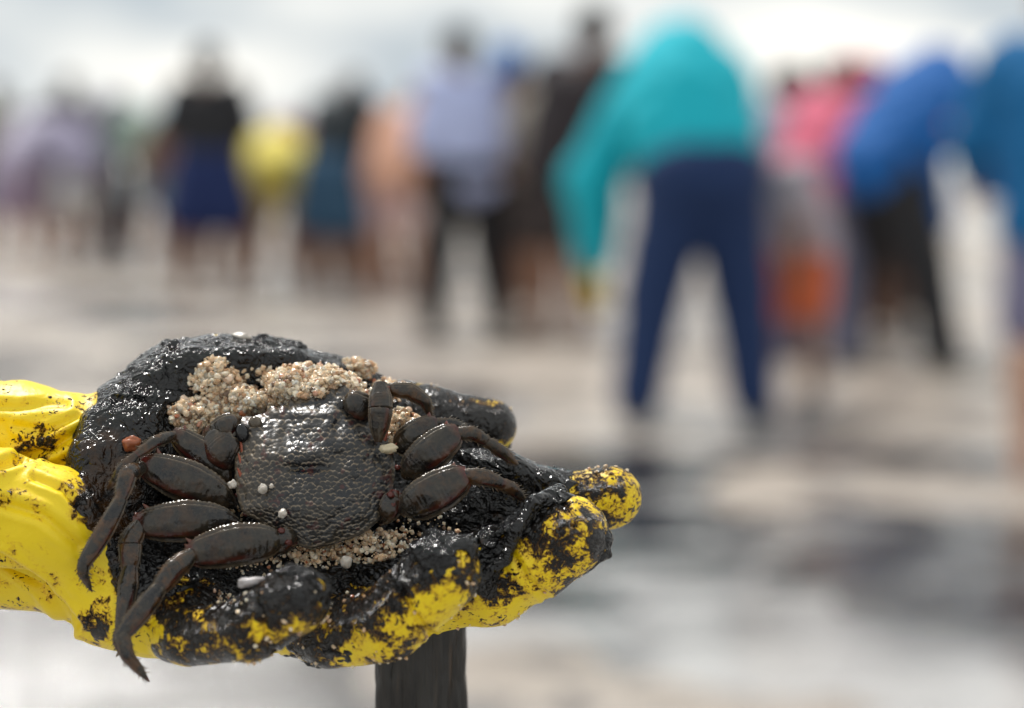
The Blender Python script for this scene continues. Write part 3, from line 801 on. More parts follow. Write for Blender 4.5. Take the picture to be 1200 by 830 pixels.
# soft dents and creases of thick rubber
gv = gv + gn * ((fbm(gv / MM / 16, 3) - 0.5) * 2.2 * MM)[:, None]
fold = np.sin((gpx * 0.55 - gpy * 0.8) / 11 + 6 * fbm(gv / MM / 22 + 8, 2)) * smooth(gpx, 130, 60) * smooth(fbm(gv / MM / 30 + 50, 2), 0.45, 0.65)
gv = gv + gn * (fold * 1.2 * MM)[:, None]
def groove(pts, w, d):
    """a pinched crease in the rubber along a line, with the fold swelling on either side"""
    global gv
    best_ = np.full(len(gpx), 1e9)
    for (x0, y0), (x1, y1) in zip(pts[:-1], pts[1:]):
        ex, ey = x1 - x0, y1 - y0
        t_ = np.clip(((gpx - x0) * ex + (gpy - y0) * ey) / (ex * ex + ey * ey), 0, 1)
        best_ = np.minimum(best_, np.hypot(gpx - x0 - t_ * ex, gpy - y0 - t_ * ey))
    sel = (gn[:, 2] > 0.0)
    gv = gv + gn * (sel * (-d * np.exp(-(best_ / w) ** 2) + 0.45 * d * np.exp(-((best_ - 2.2 * w) / w) ** 2)) * MM)[:, None]
    return best_
groove([(-120, 560), (0, 545), (60, 526), (112, 494)], 5, 2.4)
groove([(-80, 470), (20, 478), (75, 472)], 5, 1.2)
groove([(5, 590), (50, 604), (92, 640)], 6, 1.6)
groove([(40, 560), (75, 575), (96, 600)], 4, 1.3)
groove([(-60, 640), (0, 652), (48, 686), (88, 734)], 5, 2.2)
groove([(20, 500), (55, 505), (90, 490)], 4, 1.0)
groove([(648, 556), (662, 590), (672, 618)], 4, 1.0)
groove([(470, 690), (484, 720), (505, 745)], 4, 1.2)
groove([(300, 700), (308, 735), (322, 765)], 4, 1.1)
groove([(600, 650), (618, 680), (640, 700)], 4, 1.0)
def gblob(cx, cy, rx, ry, w=1.0, cz=None, rz=20):
    d = ((gpx - cx) / rx) ** 2 + ((gpy - cy) / ry) ** 2
    if cz is not None: d = d + ((gdz - cz) / rz) ** 2
    return w * np.clip(1.3 - d, 0, 1)
wpx, wpy = gpx.copy(), gpy.copy()
gpx = gpx + (fbm(gv / MM / 9 + 3, 3) - 0.5) * 70; gpy = gpy + (fbm(gv / MM / 9 + 43, 3) - 0.5) * 50
tar = np.full(len(gv), 0.27)
up = gn[:, 1]
for a in [(60, 522, 55, 22, 0.46), (12, 548, 34, 15, 0.42), (228, 475, 105, 88, 1), (330, 590, 260, 100, 1), (520, 590, 110, 60, 1), (540, 488, 110, 55, 0.74),
          (112, 728, 34, 30, 0.56), (170, 690, 60, 60, 0.50), (290, 700, 120, 45, 0.66), (450, 680, 110, 42, 0.62), (380, 765, 62, 22, 0.66), (640, 600, 60, 28, 0.50),
          (610, 590, 45, 40, 0.9), (735, 582, 22, 20, 0.50), (690, 556, 50, 22, 0.54), (545, 690, 50, 30, 0.60), (590, 695, 80, 12, 0.5), (710, 645, 22, 30, 0.70), (225, 735, 60, 26, 0.56), (340, 720, 60, 36, 0.56)]:
    tar = np.maximum(tar, gblob(*a))
tip = (gpx > 430) & (gdz > -30)
tar = np.where(tip, np.maximum(tar, 0.49), tar)
tar = np.where((gpx > 180) & (gpx < 400) & (gdz > 26), np.maximum(tar, 0.585), tar)
under_y = (up < -0.55) & (gpx > 420)
tar = np.where(under_y & (gpy > 700), 0.30, tar)
tar = np.where((gpx > 400) & (gpx < 470) & (gpy > 745), np.minimum(tar, 0.42), tar)
tar = np.where((gpx > 380) & (gpx < 560) & (gdz > 25) & (gpy > 690), np.clip(tar, 0.44, 0.56) - 0.07 * smooth(gpx - 0.6 * gpy, 60, 110), tar)
tar = np.where((gpx > 380) & (gpx < 470) & (gdz > 25) & (gpy > 690) & (gpy < 735), np.maximum(tar, 0.58), tar)
tar = np.where((gdz > 30), tar - 0.4 * np.clip(1.4 - ((gpx - 309) / 16) ** 2 - ((gpy - 710) / 14) ** 2, 0, 1), tar)
tar = np.where((gpx > 200) & (gpx < 420) & (gdz > 26) & (wpy < 725), np.maximum(tar, 0.62), tar)
gpx, gpy = wpx, wpy
obj('glove', make_mesh('glove', to_world(gv) - hand_loc, gq, {'tar': tar}), M['glove'], hand)

def loft(path, nside=24, closed_caps=True):
    """path: list of (centre, side vector, up vector) ; returns quads"""
    v = []
    for c, a, b in path:
        for k in range(nside):
            t = 2 * math.pi * k / nside
            v.append(c + a * math.cos(t) + b * math.sin(t))
    v = np.array(v); n = len(path)
    i = np.arange(n * nside).reshape(n, nside)
    j = np.roll(i, -1, 1)
    q = np.stack([i[:-1].ravel(), j[:-1].ravel(), j[1:].ravel(), i[1:].ravel()], 1)
    return v, q
# the forearm in its sleeve goes on out of the picture
fa = []
for k in range(14):
    t = k / 13
    c = L(-60 - 1000 * t, 585 + 130 * t, -2)
    r = (38 + 14 * t + (2.0 * math.sin(t * 40) if 0 < k < 13 else 0)) * MM * (0.15 if k in (0, 13) else 1)
    fa.append((c, np.array((0, r, 0)), np.array((0, 0, r * 0.9))))
v_, q_ = loft(fa, 28)
obj('sleeve', make_mesh('sleeve', to_world(v_) - hand_loc, q_), cloth('dark_sleeve', (0.03, 0.035, 0.045)), hand)

# ================================================================== CRAB
crab_loc = to_world(L(372, 600, 0))
crab = empty('crab', tuple(crab_loc))
tag(crab, 'dark grey shore crab with scaly shell lying in the oiled glove', 'crab')

def cplane(px, py):            # tilt of the shell: the front edge leans away
    return 12 + (py - 555) * PXM * 1e3 * 0.52 - (px - 372) * PXM * 1e3 * 0.10
outline = [(280, 489), (298, 488), (316, 484), (335, 478), (355, 471), (378, 463), (404, 455), (413, 466), (426, 480), (441, 497), (455, 515), (464, 540), (464, 562),
           (458, 582), (447, 606), (432, 619), (408, 628), (384, 634), (366, 636), (350, 628), (334, 617), (312, 606), (292, 595), (284, 574), (281, 550), (281, 522)]
oc = np.array((372.0, 553.0))
oa = np.array(outline, float) - oc
ang = np.unwrap(np.arctan2(-oa[:, 1], oa[:, 0])); rad = np.hypot(oa[:, 0], oa[:, 1])
o_ = np.argsort(ang % (2 * math.pi)); ang_s = (ang % (2 * math.pi))[o_]; rad_s = rad[o_]
NT, NR = 420, 150
tt = np.linspace(0, 2 * math.pi, NT, endpoint=False)
RR = np.interp(tt, np.concatenate([ang_s - 2 * math.pi, ang_s, ang_s + 2 * math.pi]), np.tile(rad_s, 3))
for _ in range(1): RR = (np.roll(RR, 1) + 2 * RR + np.roll(RR, -1)) / 4
deg = np.degrees(tt)
front = smooth(deg, 66, 74) * (1 - smooth(deg, 128, 136))
teeth = front * np.abs(np.sin((deg - 70) / 62 * math.pi * 7 + 0.9 * np.sin(deg / 6.0))) ** 0.7 * (3.0 + 6.0 * fbm(np.stack([deg / 5, deg * 0, deg * 0], 1), 2))
rr = np.concatenate([np.linspace(0.004, 0.9, 110), 0.9 + 0.1 * np.sin(np.linspace(0, math.pi / 2, 18))[1:], np.linspace(0.995, 0.80, NR - 127)])
NR = len(rr)
under = np.concatenate([np.zeros(127), np.linspace(0.1, 1, NR - 127)])
RE = RR[None] + teeth[None] * smooth(rr, 0.88, 1.0)[:, None]
PX = oc[0] + rr[:, None] * RE * np.cos(tt)[None]
PY = oc[1] - rr[:, None] * RE * np.sin(tt)[None]
dome = 8.2 * (1 - np.minimum(rr, 1) ** 2.8)[:, None] * np.ones(NT)[None] - 9.0 * under[:, None]
DZ = cplane(PX, PY) + dome
# swellings and grooves of the shell
def bumpd(cx, cy, rx, ry, h): return h * np.exp(-(((PX - cx) / rx) ** 2 + ((PY - cy) / ry) ** 2))
DZ = DZ + bumpd(372, 528, 24, 9, 1.5) - bumpd(362, 546, 26, 5, 2.0) - bumpd(398, 532, 10, 7, 1.4) + bumpd(318, 535, 24, 18, 1.5) + bumpd(424, 510, 24, 16, 1.6) + bumpd(362, 590, 34, 16, 1.2) - bumpd(340, 508, 7, 18, 1.2) - bumpd(398, 500, 6, 14, 1.3) + bumpd(360, 484, 34, 5, 1.2) - bumpd(318, 580, 22, 6, 1.0) - bumpd(425, 560, 20, 7, 1.0) + 1.4 * (fbm(np.stack([PX.ravel() / 13, PY.ravel() / 13, PX.ravel() * 0], 1), 3).reshape(PX.shape) - 0.5)
# scales: rows of overlapping arcs, larger near the front corners
top_m = (1 - under)[:, None] * smooth(1.0 - rr, 0.0, 0.03)[:, None]
fx, fy = PX.ravel(), PY.ravel()
cells = []
yy = 446.0; row = 0
while yy < 640:
    size = (7.2 if yy < 520 else 6.0) if yy < 590 else 4.6
    for xx in np.arange(268 + (row % 2) * size * 0.5, 476, size * 1.06):
        cells.append((xx + random.uniform(-1.9, 1.9), yy + random.uniform(-1.7, 1.7) + 0.0022 * (xx - 372) ** 2 * 0.35, size * random.uniform(0.7, 1.35)))
    yy += size * 0.72; row += 1
h = np.full(len(fx), -1.0); best = np.full(len(fx), 0.0)
bxy = np.array(cells)
order = np.lexsort((bxy[:, 0],))
gridc = {}
for ci, (x, y, s_) in enumerate(cells): gridc.setdefault((int(x // 8), int(y // 8)), []).append(ci)
pk = np.stack([fx // 8, fy // 8], 1).astype(int)
key = pk[:, 0] * 1000 + pk[:, 1]
so = np.argsort(key, kind='stable'); uk, st = np.unique(key[so], return_index=True); st = np.append(st, len(so))
for u in range(len(uk)):
    ids = so[st[u]:st[u + 1]]
    kx, ky = uk[u] // 1000, uk[u] % 1000
    cs = [c for a in (-1, 0, 1) for b in (-1, 0, 1) for c in gridc.get((kx + a, ky + b), [])]
    if len(cs) < 2: continue
    C_ = bxy[cs]
    dx = (fx[ids][:, None] - C_[None, :, 0]) / C_[None, :, 2]; dy = (fy[ids][:, None] - C_[None, :, 1]) / C_[None, :, 2]
    d2 = dx * dx + (dy * 1.15) ** 2
    k1 = np.argsort(d2, 1)[:, :2]
    a1 = np.take_along_axis(d2, k1, 1)
    f1 = np.sqrt(a1[:, 0]); f2 = np.sqrt(a1[:, 1])
    hh = np.clip(1 - (f1 / 0.62) ** 2, 0, 1) ** 0.6
    dyy = np.take_along_axis(dy, k1[:, :1], 1)[:, 0]
    h[ids] = hh * (0.72 - 0.55 * dyy)
    best[ids] = smooth(f1, 0.34, 0.5) * (1 - smooth(f1, 0.56, 0.72)) * smooth(-dyy, -0.05, 0.3)
h = np.maximum(h, 0).reshape(PX.shape); best = best.reshape(PX.shape)
big = fbm(np.stack([fx / 22, fy / 22, fx * 0], 1), 3).reshape(PX.shape)
DZ = DZ + top_m * h * (0.22 + 0.5 * big)
d_ = FOCUS - DZ * MM
CV = np.stack([(PX - 600) / F * FOCUS, (415 - PY) / F * FOCUS, -d_], -1).reshape(-1, 3)
ii = np.arange(NR * NT).reshape(NR, NT); jj = np.roll(ii, -1, 1)
cq = np.stack([ii[:-1].ravel(), ii[1:].ravel(), jj[1:].ravel(), jj[:-1].ravel()], 1)
rimattr = np.clip(best * (0.55 + 0.9 * big) + 0.5 * (top_m * smooth(rr, 0.93, 0.99)[:, None]) * big, 0, 1)
rimattr = np.clip(rimattr * 1.7, 0, 1)
rimattr = rimattr + 0.55 * np.exp(-(((PX - 296) / 30) ** 2 + ((PY - 552) / 55) ** 2)) * big
redattr = 0.4 * (fbm(np.stack([fx / 9, fy / 9, fx * 0 + 3], 1), 2).reshape(PX.shape) > 0.74) * (h > 0.3)
obj('carapace', make_mesh('carapace', to_world(CV) - crab_loc, cq, {'rim': rimattr.ravel(), 'red': redattr.ravel()}), M['carapace'], crab)

def spike(base, tip, r):
    """little rounded thorn"""
    ax = tip - base; ln = np.linalg.norm(ax); ax = ax / ln
    a = np.cross(ax, (0, 0, 1.0)); a /= np.linalg.norm(a); b = np.cross(ax, a)
    return loft([(base - ax * r, a * r * 0.3, b * r * 0.3), (base, a * r, b * r), (base + ax * ln * 0.5, a * r * 0.62, b * r * 0.62), (tip - ax * ln * 0.1, a * r * 0.25, b * r * 0.25), (tip, a * r * 0.04, b * r * 0.04)], 8)
thorn_m = pebble_material('orange_thorn', (0.26, 0.055, 0.02), 0.1)
for (x0, y0, x1, y1) in [(285, 530, 281, 514), (284, 546, 279, 531), (284, 560, 278, 548), (438, 500, 441, 486), (450, 516, 455, 503), (458, 530, 465, 519), (428, 487, 430, 474)]:
    v_, q_ = spike(L(x0, y0, cplane(x0, y0) + 1), L(x1, y1, cplane(x1, y1) + 2), 0.9 * MM)
    obj('thorn', make_mesh('thorn', to_world(v_) - crab_loc, q_), thorn_m, crab)

def ball(c, rx, ry, rz, nu=24, nv=16, jit=0.0, wl=1.0, seed=0.0, rot=None):
    v = []
    for i in range(nv + 1):
        a = math.pi * i / nv
        for k in range(nu):
            t = 2 * math.pi * k / nu
            v.append((math.sin(a) * math.cos(t), math.cos(a), math.sin(a) * math.sin(t)))
    v = np.array(v)
    if jit: v = v * (1 + jit * (fbm(v * wl + seed, 3) - 0.5)[:, None])
    v = v * (rx, ry, rz)
    if rot is not None: v = v @ np.array(Matrix.Rotation(rot, 3, 'Z')).T
    ii = np.arange((nv + 1) * nu).reshape(nv + 1, nu); jj = np.roll(ii, -1, 1)
    return v + c, np.stack([ii[:-1].ravel(), jj[:-1].ravel(), jj[1:].ravel(), ii[1:].ravel()], 1)
eye_m, ent, eb = new_mat('crab_eye_black')
eb.inputs['Base Color'].default_value = (0.004, 0.004, 0.005, 1); eb.inputs['Roughness'].default_value = 0.06
ent.links.new(ramp(ent, noise(ent, 900, 3), [(0.4, 0.04), (0.6, 0.14)]), eb.inputs['Roughness'])
for (x, y, rx, ry, rot) in [(284, 508, 2.3, 3.4, 0.25), (400, 476, 1.7, 2.3, -0.5)]:
    c = L(x, y, cplane(x, y) + 3)
    v_, q_ = ball(c, rx * MM, ry * MM, rx * MM, rot=rot)
    eo = obj('eye', make_mesh('eye', to_world(v_) - crab_loc, q_), eye_m, crab)
    v_, q_ = ball(L(x + 3, y + 9, cplane(x, y) - 1), rx * 0.9 * MM, ry * MM, rx * MM, jit=0.2, rot=rot)
    obj('eye_stalk', make_mesh('eye_stalk', to_world(v_) - crab_loc, q_, {'rim': np.full(len(v_), 0.3), 'red': np.zeros(len(v_))}), M['leg'], eo)
    v_, q_ = ball(L(x + 15 if x < 350 else x - 9, y - 12 if x < 350 else y + 3, cplane(x, y) + 0.5), 2.5 * MM, 2.4 * MM, 2 * MM, jit=0.15)
    obj('orbit', make_mesh('orbit', to_world(v_) - crab_loc, q_, {'rim': np.full(len(v_), 0.45), 'red': np.zeros(len(v_))}), M['leg'], eo)

def spline(pts, n):
    pts = np.array(pts, float)
    s = np.concatenate([[0], np.cumsum(np.linalg.norm(np.diff(pts[:, :2], axis=0), axis=1))])
    u = np.linspace(0, s[-1], n)
    out = np.stack([np.interp(u, s, pts[:, k]) for k in range(pts.shape[1])], 1)
    if len(pts) > 2:
        for _ in range(max(2, n // 14)):
            out[1:-1] = (out[:-2] + 2 * out[1:-1] + out[2:]) / 4
    return out

def segment(pts, widths, thick=0.6, tan=0.35, bristles=False, ridges=True, red_end=0.0, seed=0, spines=(), ochre=0.25, n=80, ns=84):
    """one joint of a leg: pts (px,py,dz), widths half-width in px at even steps; flattened section with keeled edges"""
    P_ = spline(pts, n)
    W = np.interp(np.linspace(0, 1, n), np.linspace(0, 1, len(widths)), widths)
    for _ in range(4): W[1:-1] = (W[:-2] + 2 * W[1:-1] + W[2:]) / 4
    C_ = np.array([L(*p_) for p_ in P_])
    T_ = np.gradient(C_, axis=0); T_ /= np.linalg.norm(T_, axis=1, keepdims=True)
    S_ = np.cross(T_, (0, 0, 1.0)); S_ /= np.linalg.norm(S_, axis=1, keepdims=True)
    S_ = np.where(S_[:, 1:2] < 0, -S_, S_)                       # upper edge
    N_ = np.cross(S_, T_); N_ = np.where(N_[:, 2:3] < 0, -N_, N_)
    ph = np.linspace(0, 2 * math.pi, ns, endpoint=False)
    cs, sn = np.cos(ph), np.sin(ph)
    e1 = np.sign(cs) * np.abs(cs) ** 0.85; e2 = np.sign(sn) * np.abs(sn) ** 1.1
    u = np.linspace(0, 1, n)
    R = np.ones((n, ns)); rim = np.zeros((n, ns)); red = np.zeros((n, ns))
    pd = np.degrees(ph)
    if ridges:
        for pos, hgt, wd in ((18, 0.14, 4.5), (38, 0.08, 4.0), (2, 0.10, 4), (166, 0.13, 5), (184, 0.08, 5)):
            g_ = np.exp(-((pd - pos) / wd) ** 2)[None]
            beads = 0.78 + 0.22 * np.sin(u * 150 + seed + 3 * np.sin(u * 9))[:, None]
            R += hgt * g_ * beads
            rim = np.maximum(rim, g_ * (0.35 + ochre) * (0.5 + 0.5 * beads))
        stri = np.sin(u * 120 + 2 * np.sin(pd[None].T * 0.05).T.mean())[:, None] * np.exp(-((pd - 92) / 26) ** 2)[None] * (smooth(u, 0.12, 0.25) * (1 - smooth(u, 0.55, 0.75)))[:, None]
        R += 0.016 * stri
        R -= 0.06 * (np.exp(-((pd - 28) / 5) ** 2) + np.exp(-((pd - 152) / 7) ** 2))[None]
        R += 0.10 * ((fbm(np.stack([np.repeat(u * 5, ns), np.tile(cs * 1.5, n), np.tile(sn * 1.5, n)], 1) + seed * 7.7, 3) - 0.5).reshape(n, ns))
        red = np.maximum(red, 0.55 * np.exp(-((pd - 128) / 12) ** 2)[None] * (smooth(u, 0.3, 0.5) * (1 - smooth(u, 0.8, 0.95)))[:, None])
    red = np.maximum(red, red_end * smooth(u, 0.86, 0.97)[:, None] * np.ones(ns)[None])
    Wm = (W * PXM)[:, None]
    V_ = C_[:, None] + S_[:, None] * (e1[None] * R * Wm)[..., None] + N_[:, None] * (e2[None] * R * Wm * thick)[..., None]
    fl = V_.reshape(-1, 3)
    nz = fbm(fl / MM / 2.2 + seed, 3).reshape(n, ns) - 0.5
    V_ = V_ + (S_[:, None] * e1[None, :, None] + N_[:, None] * e2[None, :, None]) * (nz * 0.06 * Wm)[..., None]
    rim = np.clip(rim + 0.9 * np.clip(nz - 0.12, 0, 1) * ochre * 4, 0, 1)
    ii = np.arange(n * ns).reshape(n, ns); jj = np.roll(ii, -1, 1)
    q = np.stack([ii[:-1].ravel(), jj[:-1].ravel(), jj[1:].ravel(), ii[1:].ravel()], 1)
    v = V_.reshape(-1, 3); rim = rim.ravel(); red = red.ravel()
    if bristles:
        for k in range(3, n - 3, 3):
            sg = 1 if random.random() < 0.6 else -1
            b_ = C_[k] + S_[k] * W[k] * PXM * 0.95 * sg
            sv_, sq_ = spike(b_, b_ + (S_[k] * sg * random.uniform(0.5, 1) + T_[k] * 0.8 + N_[k] * random.uniform(-0.5, 0.5)) * random.uniform(2.5, 5.5) * PXM, random.uniform(0.14, 0.3) * MM)
            q = np.concatenate([q, sq_ + len(v)]); v = np.concatenate([v, sv_])
            rim = np.concatenate([rim, np.full(len(sv_), 0.7)]); red = np.concatenate([red, np.zeros(len(sv_))])
    for uu, ln in spines:
        k = int(uu * (n - 1))
        b_ = C_[k] + S_[k] * W[k] * PXM * 0.9
        sv_, sq_ = spike(b_, b_ + (S_[k] * 0.8 + T_[k] * 0.7) * ln * 0.62 * PXM, 1.0 * MM)
        q = np.concatenate([q, sq_ + len(v)]); v = np.concatenate([v, sv_])
        rim = np.concatenate([rim, np.full(len(sv_), 0.8)]); red = np.concatenate([red, np.full(len(sv_), 0.9)])
    return v, q, rim, red

def joint(name, parent, *a, **k):
    a = list(a)
    if name in ('carpus', 'propodus', 'dactyl'): a[1] = [w * 0.84 for w in a[1]]
    v, q, rim, red = segment(*a, bristles=name in ('carpus', 'propodus', 'dactyl', 'claw_finger'), **k)
    return obj(name, make_mesh(name, to_world(v) - crab_loc, q, {'rim': rim, 'red': red, 'tan': np.full(len(v), k.get('tan', 0.3 if name in ('walking_leg', 'claw', 'claw_palm') else 0.75))}), M['leg'], parent)

MW = [3, 15, 20, 22, 22.5, 22, 20, 17, 9]       # a merus is broad and flat
def sc(f): return [w * f for w in MW]
# legs on the left side of the picture, from the claws back
a = joint('walking_leg', crab, [(284, 576, 6), (245, 538, 9), (202, 507, 7)], sc(0.78), red_end=0.3, seed=1, spines=((0.9, 10),), ochre=0.35)
joint('carpus', a, [(206, 509, 8), (182, 518, 15), (158, 535, 19)], [5, 8, 8, 7, 5], 0.7, red_end=0.5, seed=2)
joint('propodus', a, [(160, 533, 19), (142, 552, 20), (128, 574, 18)], [5, 8, 8, 6, 4], 0.7, seed=3, ochre=0.4)
a = joint('walking_leg', crab, [(276, 592, 13), (225, 566, 17), (164, 543, 15)], sc(1.04), red_end=0.8, seed=4, spines=((0.86, 16), (0.97, 8)), ochre=0.3)
joint('carpus', a, [(169, 546, 17), (150, 556, 25), (141, 588, 29)], [7, 11, 12, 11, 7], 0.7, red_end=0.3, seed=5)
b = joint('propodus', a, [(143, 584, 29), (122, 624, 32), (99, 660, 34)], [8, 11, 12, 11, 9], 0.75, seed=6, ochre=0.45)
joint('dactyl', a, [(99, 656, 34), (97, 672, 34), (108, 694, 31)], [8, 8, 6, 4, 0.6], 0.8, red_end=0.6, seed=7, ochre=0.5)
a = joint('walking_leg', crab, [(280, 611, 20), (220, 610, 24), (157, 615, 22)], sc(1.0), red_end=0.9, seed=8, spines=((0.86, 15), (0.97, 7)), ochre=0.3)
joint('carpus', a, [(165, 612, 23), (153, 634, 26), (152, 672, 28)], [8, 14, 15, 14, 9], 0.7, seed=9, red_end=0.3)
joint('propodus', a, [(153, 664, 28), (148, 704, 33), (141, 744, 38)], [9, 13, 12, 10, 7], 0.75, seed=10, ochre=0.45)
joint('dactyl', a, [(141, 740, 38), (137, 752, 39), (140, 768, 38)], [7, 7, 5, 3, 0.6], 0.8, seed=11, red_end=0.6, ochre=0.5)
a = joint('walking_leg', crab, [(335, 633, 26), (280, 638, 31), (219, 651, 29)], sc(1.02), red_end=0.9, seed=12, spines=((0.93, 14), (0.98, 7)), ochre=0.3)
joint('carpus', a, [(226, 648, 31), (204, 668, 36), (184, 694, 40)], [8, 13, 14, 13, 9], 0.75, seed=13, red_end=0.3)
joint('propodus', a, [(188, 688, 40), (168, 714, 44), (142, 746, 46)], [9, 13, 13, 12, 9], 0.75, seed=14, ochre=0.45)
joint('dactyl', a, [(143, 741, 46), (149, 768, 47), (175, 799, 45)], [9, 9.5, 8, 6, 1.0], 0.85, seed=15, red_end=0.5, ochre=0.5)
# legs on the right side
a = joint('walking_leg', crab, [(462, 528, 3), (484, 512, 6), (513, 494, 3)], sc(0.74), red_end=0.3, seed=16, spines=((0.9, 9),), ochre=0.25)
joint('carpus', a, [(508, 496, 4), (532, 498, 2), (556, 510, -2)], [5, 8, 8, 7, 5], 0.7, seed=17)
a = joint('walking_leg', crab, [(472, 560, 9), (502, 532, 14), (538, 504, 11)], sc(0.92), red_end=0.5, seed=18, spines=((0.9, 9),), ochre=0.25)
joint('carpus', a, [(532, 508, 12), (554, 508, 11), (574, 520, 8)], [6, 9, 9, 8, 6], 0.7, seed=19, red_end=0.4)
joint('propodus', a, [(570, 517, 9), (588, 530, 6), (606, 545, 2)], [6, 8, 8, 6, 3], 0.7, seed=20, ochre=0.4)
a = joint('walking_leg', crab, [(468, 601, 18), (505, 580, 23), (549, 556, 20)], sc(1.03), red_end=0.8, seed=21, spines=((0.88, 9),), ochre=0.25)
joint('carpus', a, [(544, 556, 21), (568, 560, 21), (592, 568, 19)], [7, 11, 11, 9, 6], 0.7, seed=22, red_end=0.4)
joint('propodus', a, [(588, 566, 19), (602, 575, 17), (616, 587, 13)], [7, 9, 8, 6, 3], 0.7, seed=23, ochre=0.4)
# hindmost right leg mostly tucked under: its knobbly base shows beside the shell
a = joint('walking_leg', crab, [(444, 612, 12), (456, 598, 17), (464, 576, 14)], [5, 11, 13, 12, 6], 0.8, red_end=0.9, seed=24)
a = joint('leg_base', crab, [(322, 648, 22), (334, 632, 26), (352, 628, 20)], [5, 11, 13, 11, 5], 0.8, red_end=0.7, seed=25)
# claws held against the front
a = joint('claw', crab, [(290, 540, 4), (262, 528, 9), (244, 503, 4)], [6, 20, 24, 24, 20, 8], 0.75, red_end=0.3, seed=26, spines=((0.5, 9), (0.75, 8)), ochre=0.45)
joint('claw_palm', a, [(246, 512, 4), (266, 500, 8), (284, 493, 4)], [6, 13, 15, 12, 5], 0.8, seed=27, ochre=0.5)
a = joint('claw', crab, [(402, 472, 0), (416, 474, 4), (436, 486, 1)], [5, 14, 17, 15, 7], 0.8, seed=28, ochre=0.3)
joint('claw_palm', a, [(446, 449, 6), (446, 480, 10), (443, 518, 9)], [7, 13, 13.5, 11, 4], 0.8, seed=29, spines=((0.1, 6),), ochre=0.4)
joint('claw_finger', a, [(452, 456, 5), (480, 458, 5), (498, 470, 3), (505, 490, 1)], [6, 9, 9, 7, 2], 0.7, seed=30, red_end=0.4, ochre=0.9)
knob_m = pebble_material('red_joint_knob', (0.085, 0.014, 0.009), 0.05)
for (x, y, z, r) in [(330, 622, 27.5, 1.3), (338, 636, 29, 1.1), (458, 580, 17.5, 1.4), (461, 592, 18.5, 1.0), (288, 602, 17, 1.0), (278, 580, 13, 0.9), (466, 548, 10, 1.0)]:
    v_, q_ = ball(L(x, y, z), r * MM, r * 0.85 * MM, r * MM, 16, 12, jit=0.9, wl=2.2, seed=x)
    obj('joint_knob', make_mesh('joint_knob', to_world(v_) - crab_loc, q_), knob_m, crab)

# ================================================================== SAND, PEBBLES, STAKE
bm = bmesh.new(); bmesh.ops.create_icosphere(bm, subdivisions=2, radius=1.0)
bm.verts.ensure_lookup_table()
ICO_V = np.array([v.co[:] for v in bm.verts]); ICO_F = np.array([[v.index for v in f.verts] for f in bm.faces]); bm.free()
bm = bmesh.new(); bmesh.ops.create_icosphere(bm, subdivisions=1, radius=1.0)
ICO1_V = np.array([v.co[:] for v in bm.verts]); ICO1_F = np.array([[v.index for v in f.verts] for f in bm.faces]); bm.free()
def grain(c, r, V0=ICO_V, F0=ICO_F):
    s_ = r * RNG.uniform(0.68, 1.3, 3)
    v = V0 * (1 + 0.95 * (vnoise(V0 * 1.7 + RNG.uniform(0, 60, 3)) - 0.5)[:, None]) * s_
    A = np.linalg.qr(RNG.normal(size=(3, 3)))[0]
    if np.linalg.det(A) < 0: A[:, 0] *= -1
    return v @ A.T + c, F0
grains = []
def heap(cx, cy, rx, ry, z0, hz, n, r=(0.7, 1.5)):
    """a clump of damp grains: an uneven mound, packed to its surface"""
    for _ in range(int(n * 1.7)):
        while True:
            a_, b_ = RNG.uniform(-1, 1, 2)
            if a_ * a_ + b_ * b_ < 1: break
        rr_ = a_ * a_ + b_ * b_
        lump = fbm(np.array([[a_ * 1.7 + cx, b_ * 1.7 + cy, 0.3]]), 3)[0]
        top = z0 + hz * (1 - rr_) ** 0.5 * (0.35 + 1.3 * lump)
        z_ = top - RNG.exponential(1.0)
        grains.append(grain(L(cx + a_ * rx, cy + b_ * ry, z_), (r[0] * 0.42 + (r[1] * 0.95 - r[0] * 0.42) * RNG.random() ** 1.7) * MM))
heap(245, 455, 38, 40, -14, 8, 430); heap(225, 487, 34, 22, -6, 6, 250); heap(282, 472, 34, 20, -13, 10, 380)
heap(285, 440, 40, 18, -19, 5, 190); heap(365, 452, 58, 24, -14, 12, 700); heap(330, 474, 44, 12, -13, 7, 170); heap(400, 460, 34, 16, -17, 8, 150)
heap(418, 432, 24, 13, -34, 7, 110, (0.6, 1.2)); heap(455, 458, 26, 14, -32, 6, 60)
heap(472, 505, 30, 26, -10, 8, 190); heap(445, 520, 14, 26, -4, 5, 60)
heap(420, 642, 60, 22, 9, 8, 330, (0.6, 1.2)); heap(370, 655, 30, 14, 14, 5, 90, (0.5, 1.0)); heap(470, 640, 22, 24, 6, 5, 70, (0.5, 1.0))
heap(300, 672, 52, 20, 14, 6, 120, (0.35, 0.8)); heap(240, 706, 40, 16, 24, 6, 110, (0.35, 0.8)); heap(205, 530, 24, 20, -2, 4, 40, (0.5, 1.1)); heap(240, 600, 50, 20, 2, 4, 60, (0.4, 0.9)); heap(345, 645, 60, 14, 14, 5, 70, (0.4, 0.9)); heap(500, 620, 40, 22, 2, 4, 50, (0.35, 0.8))
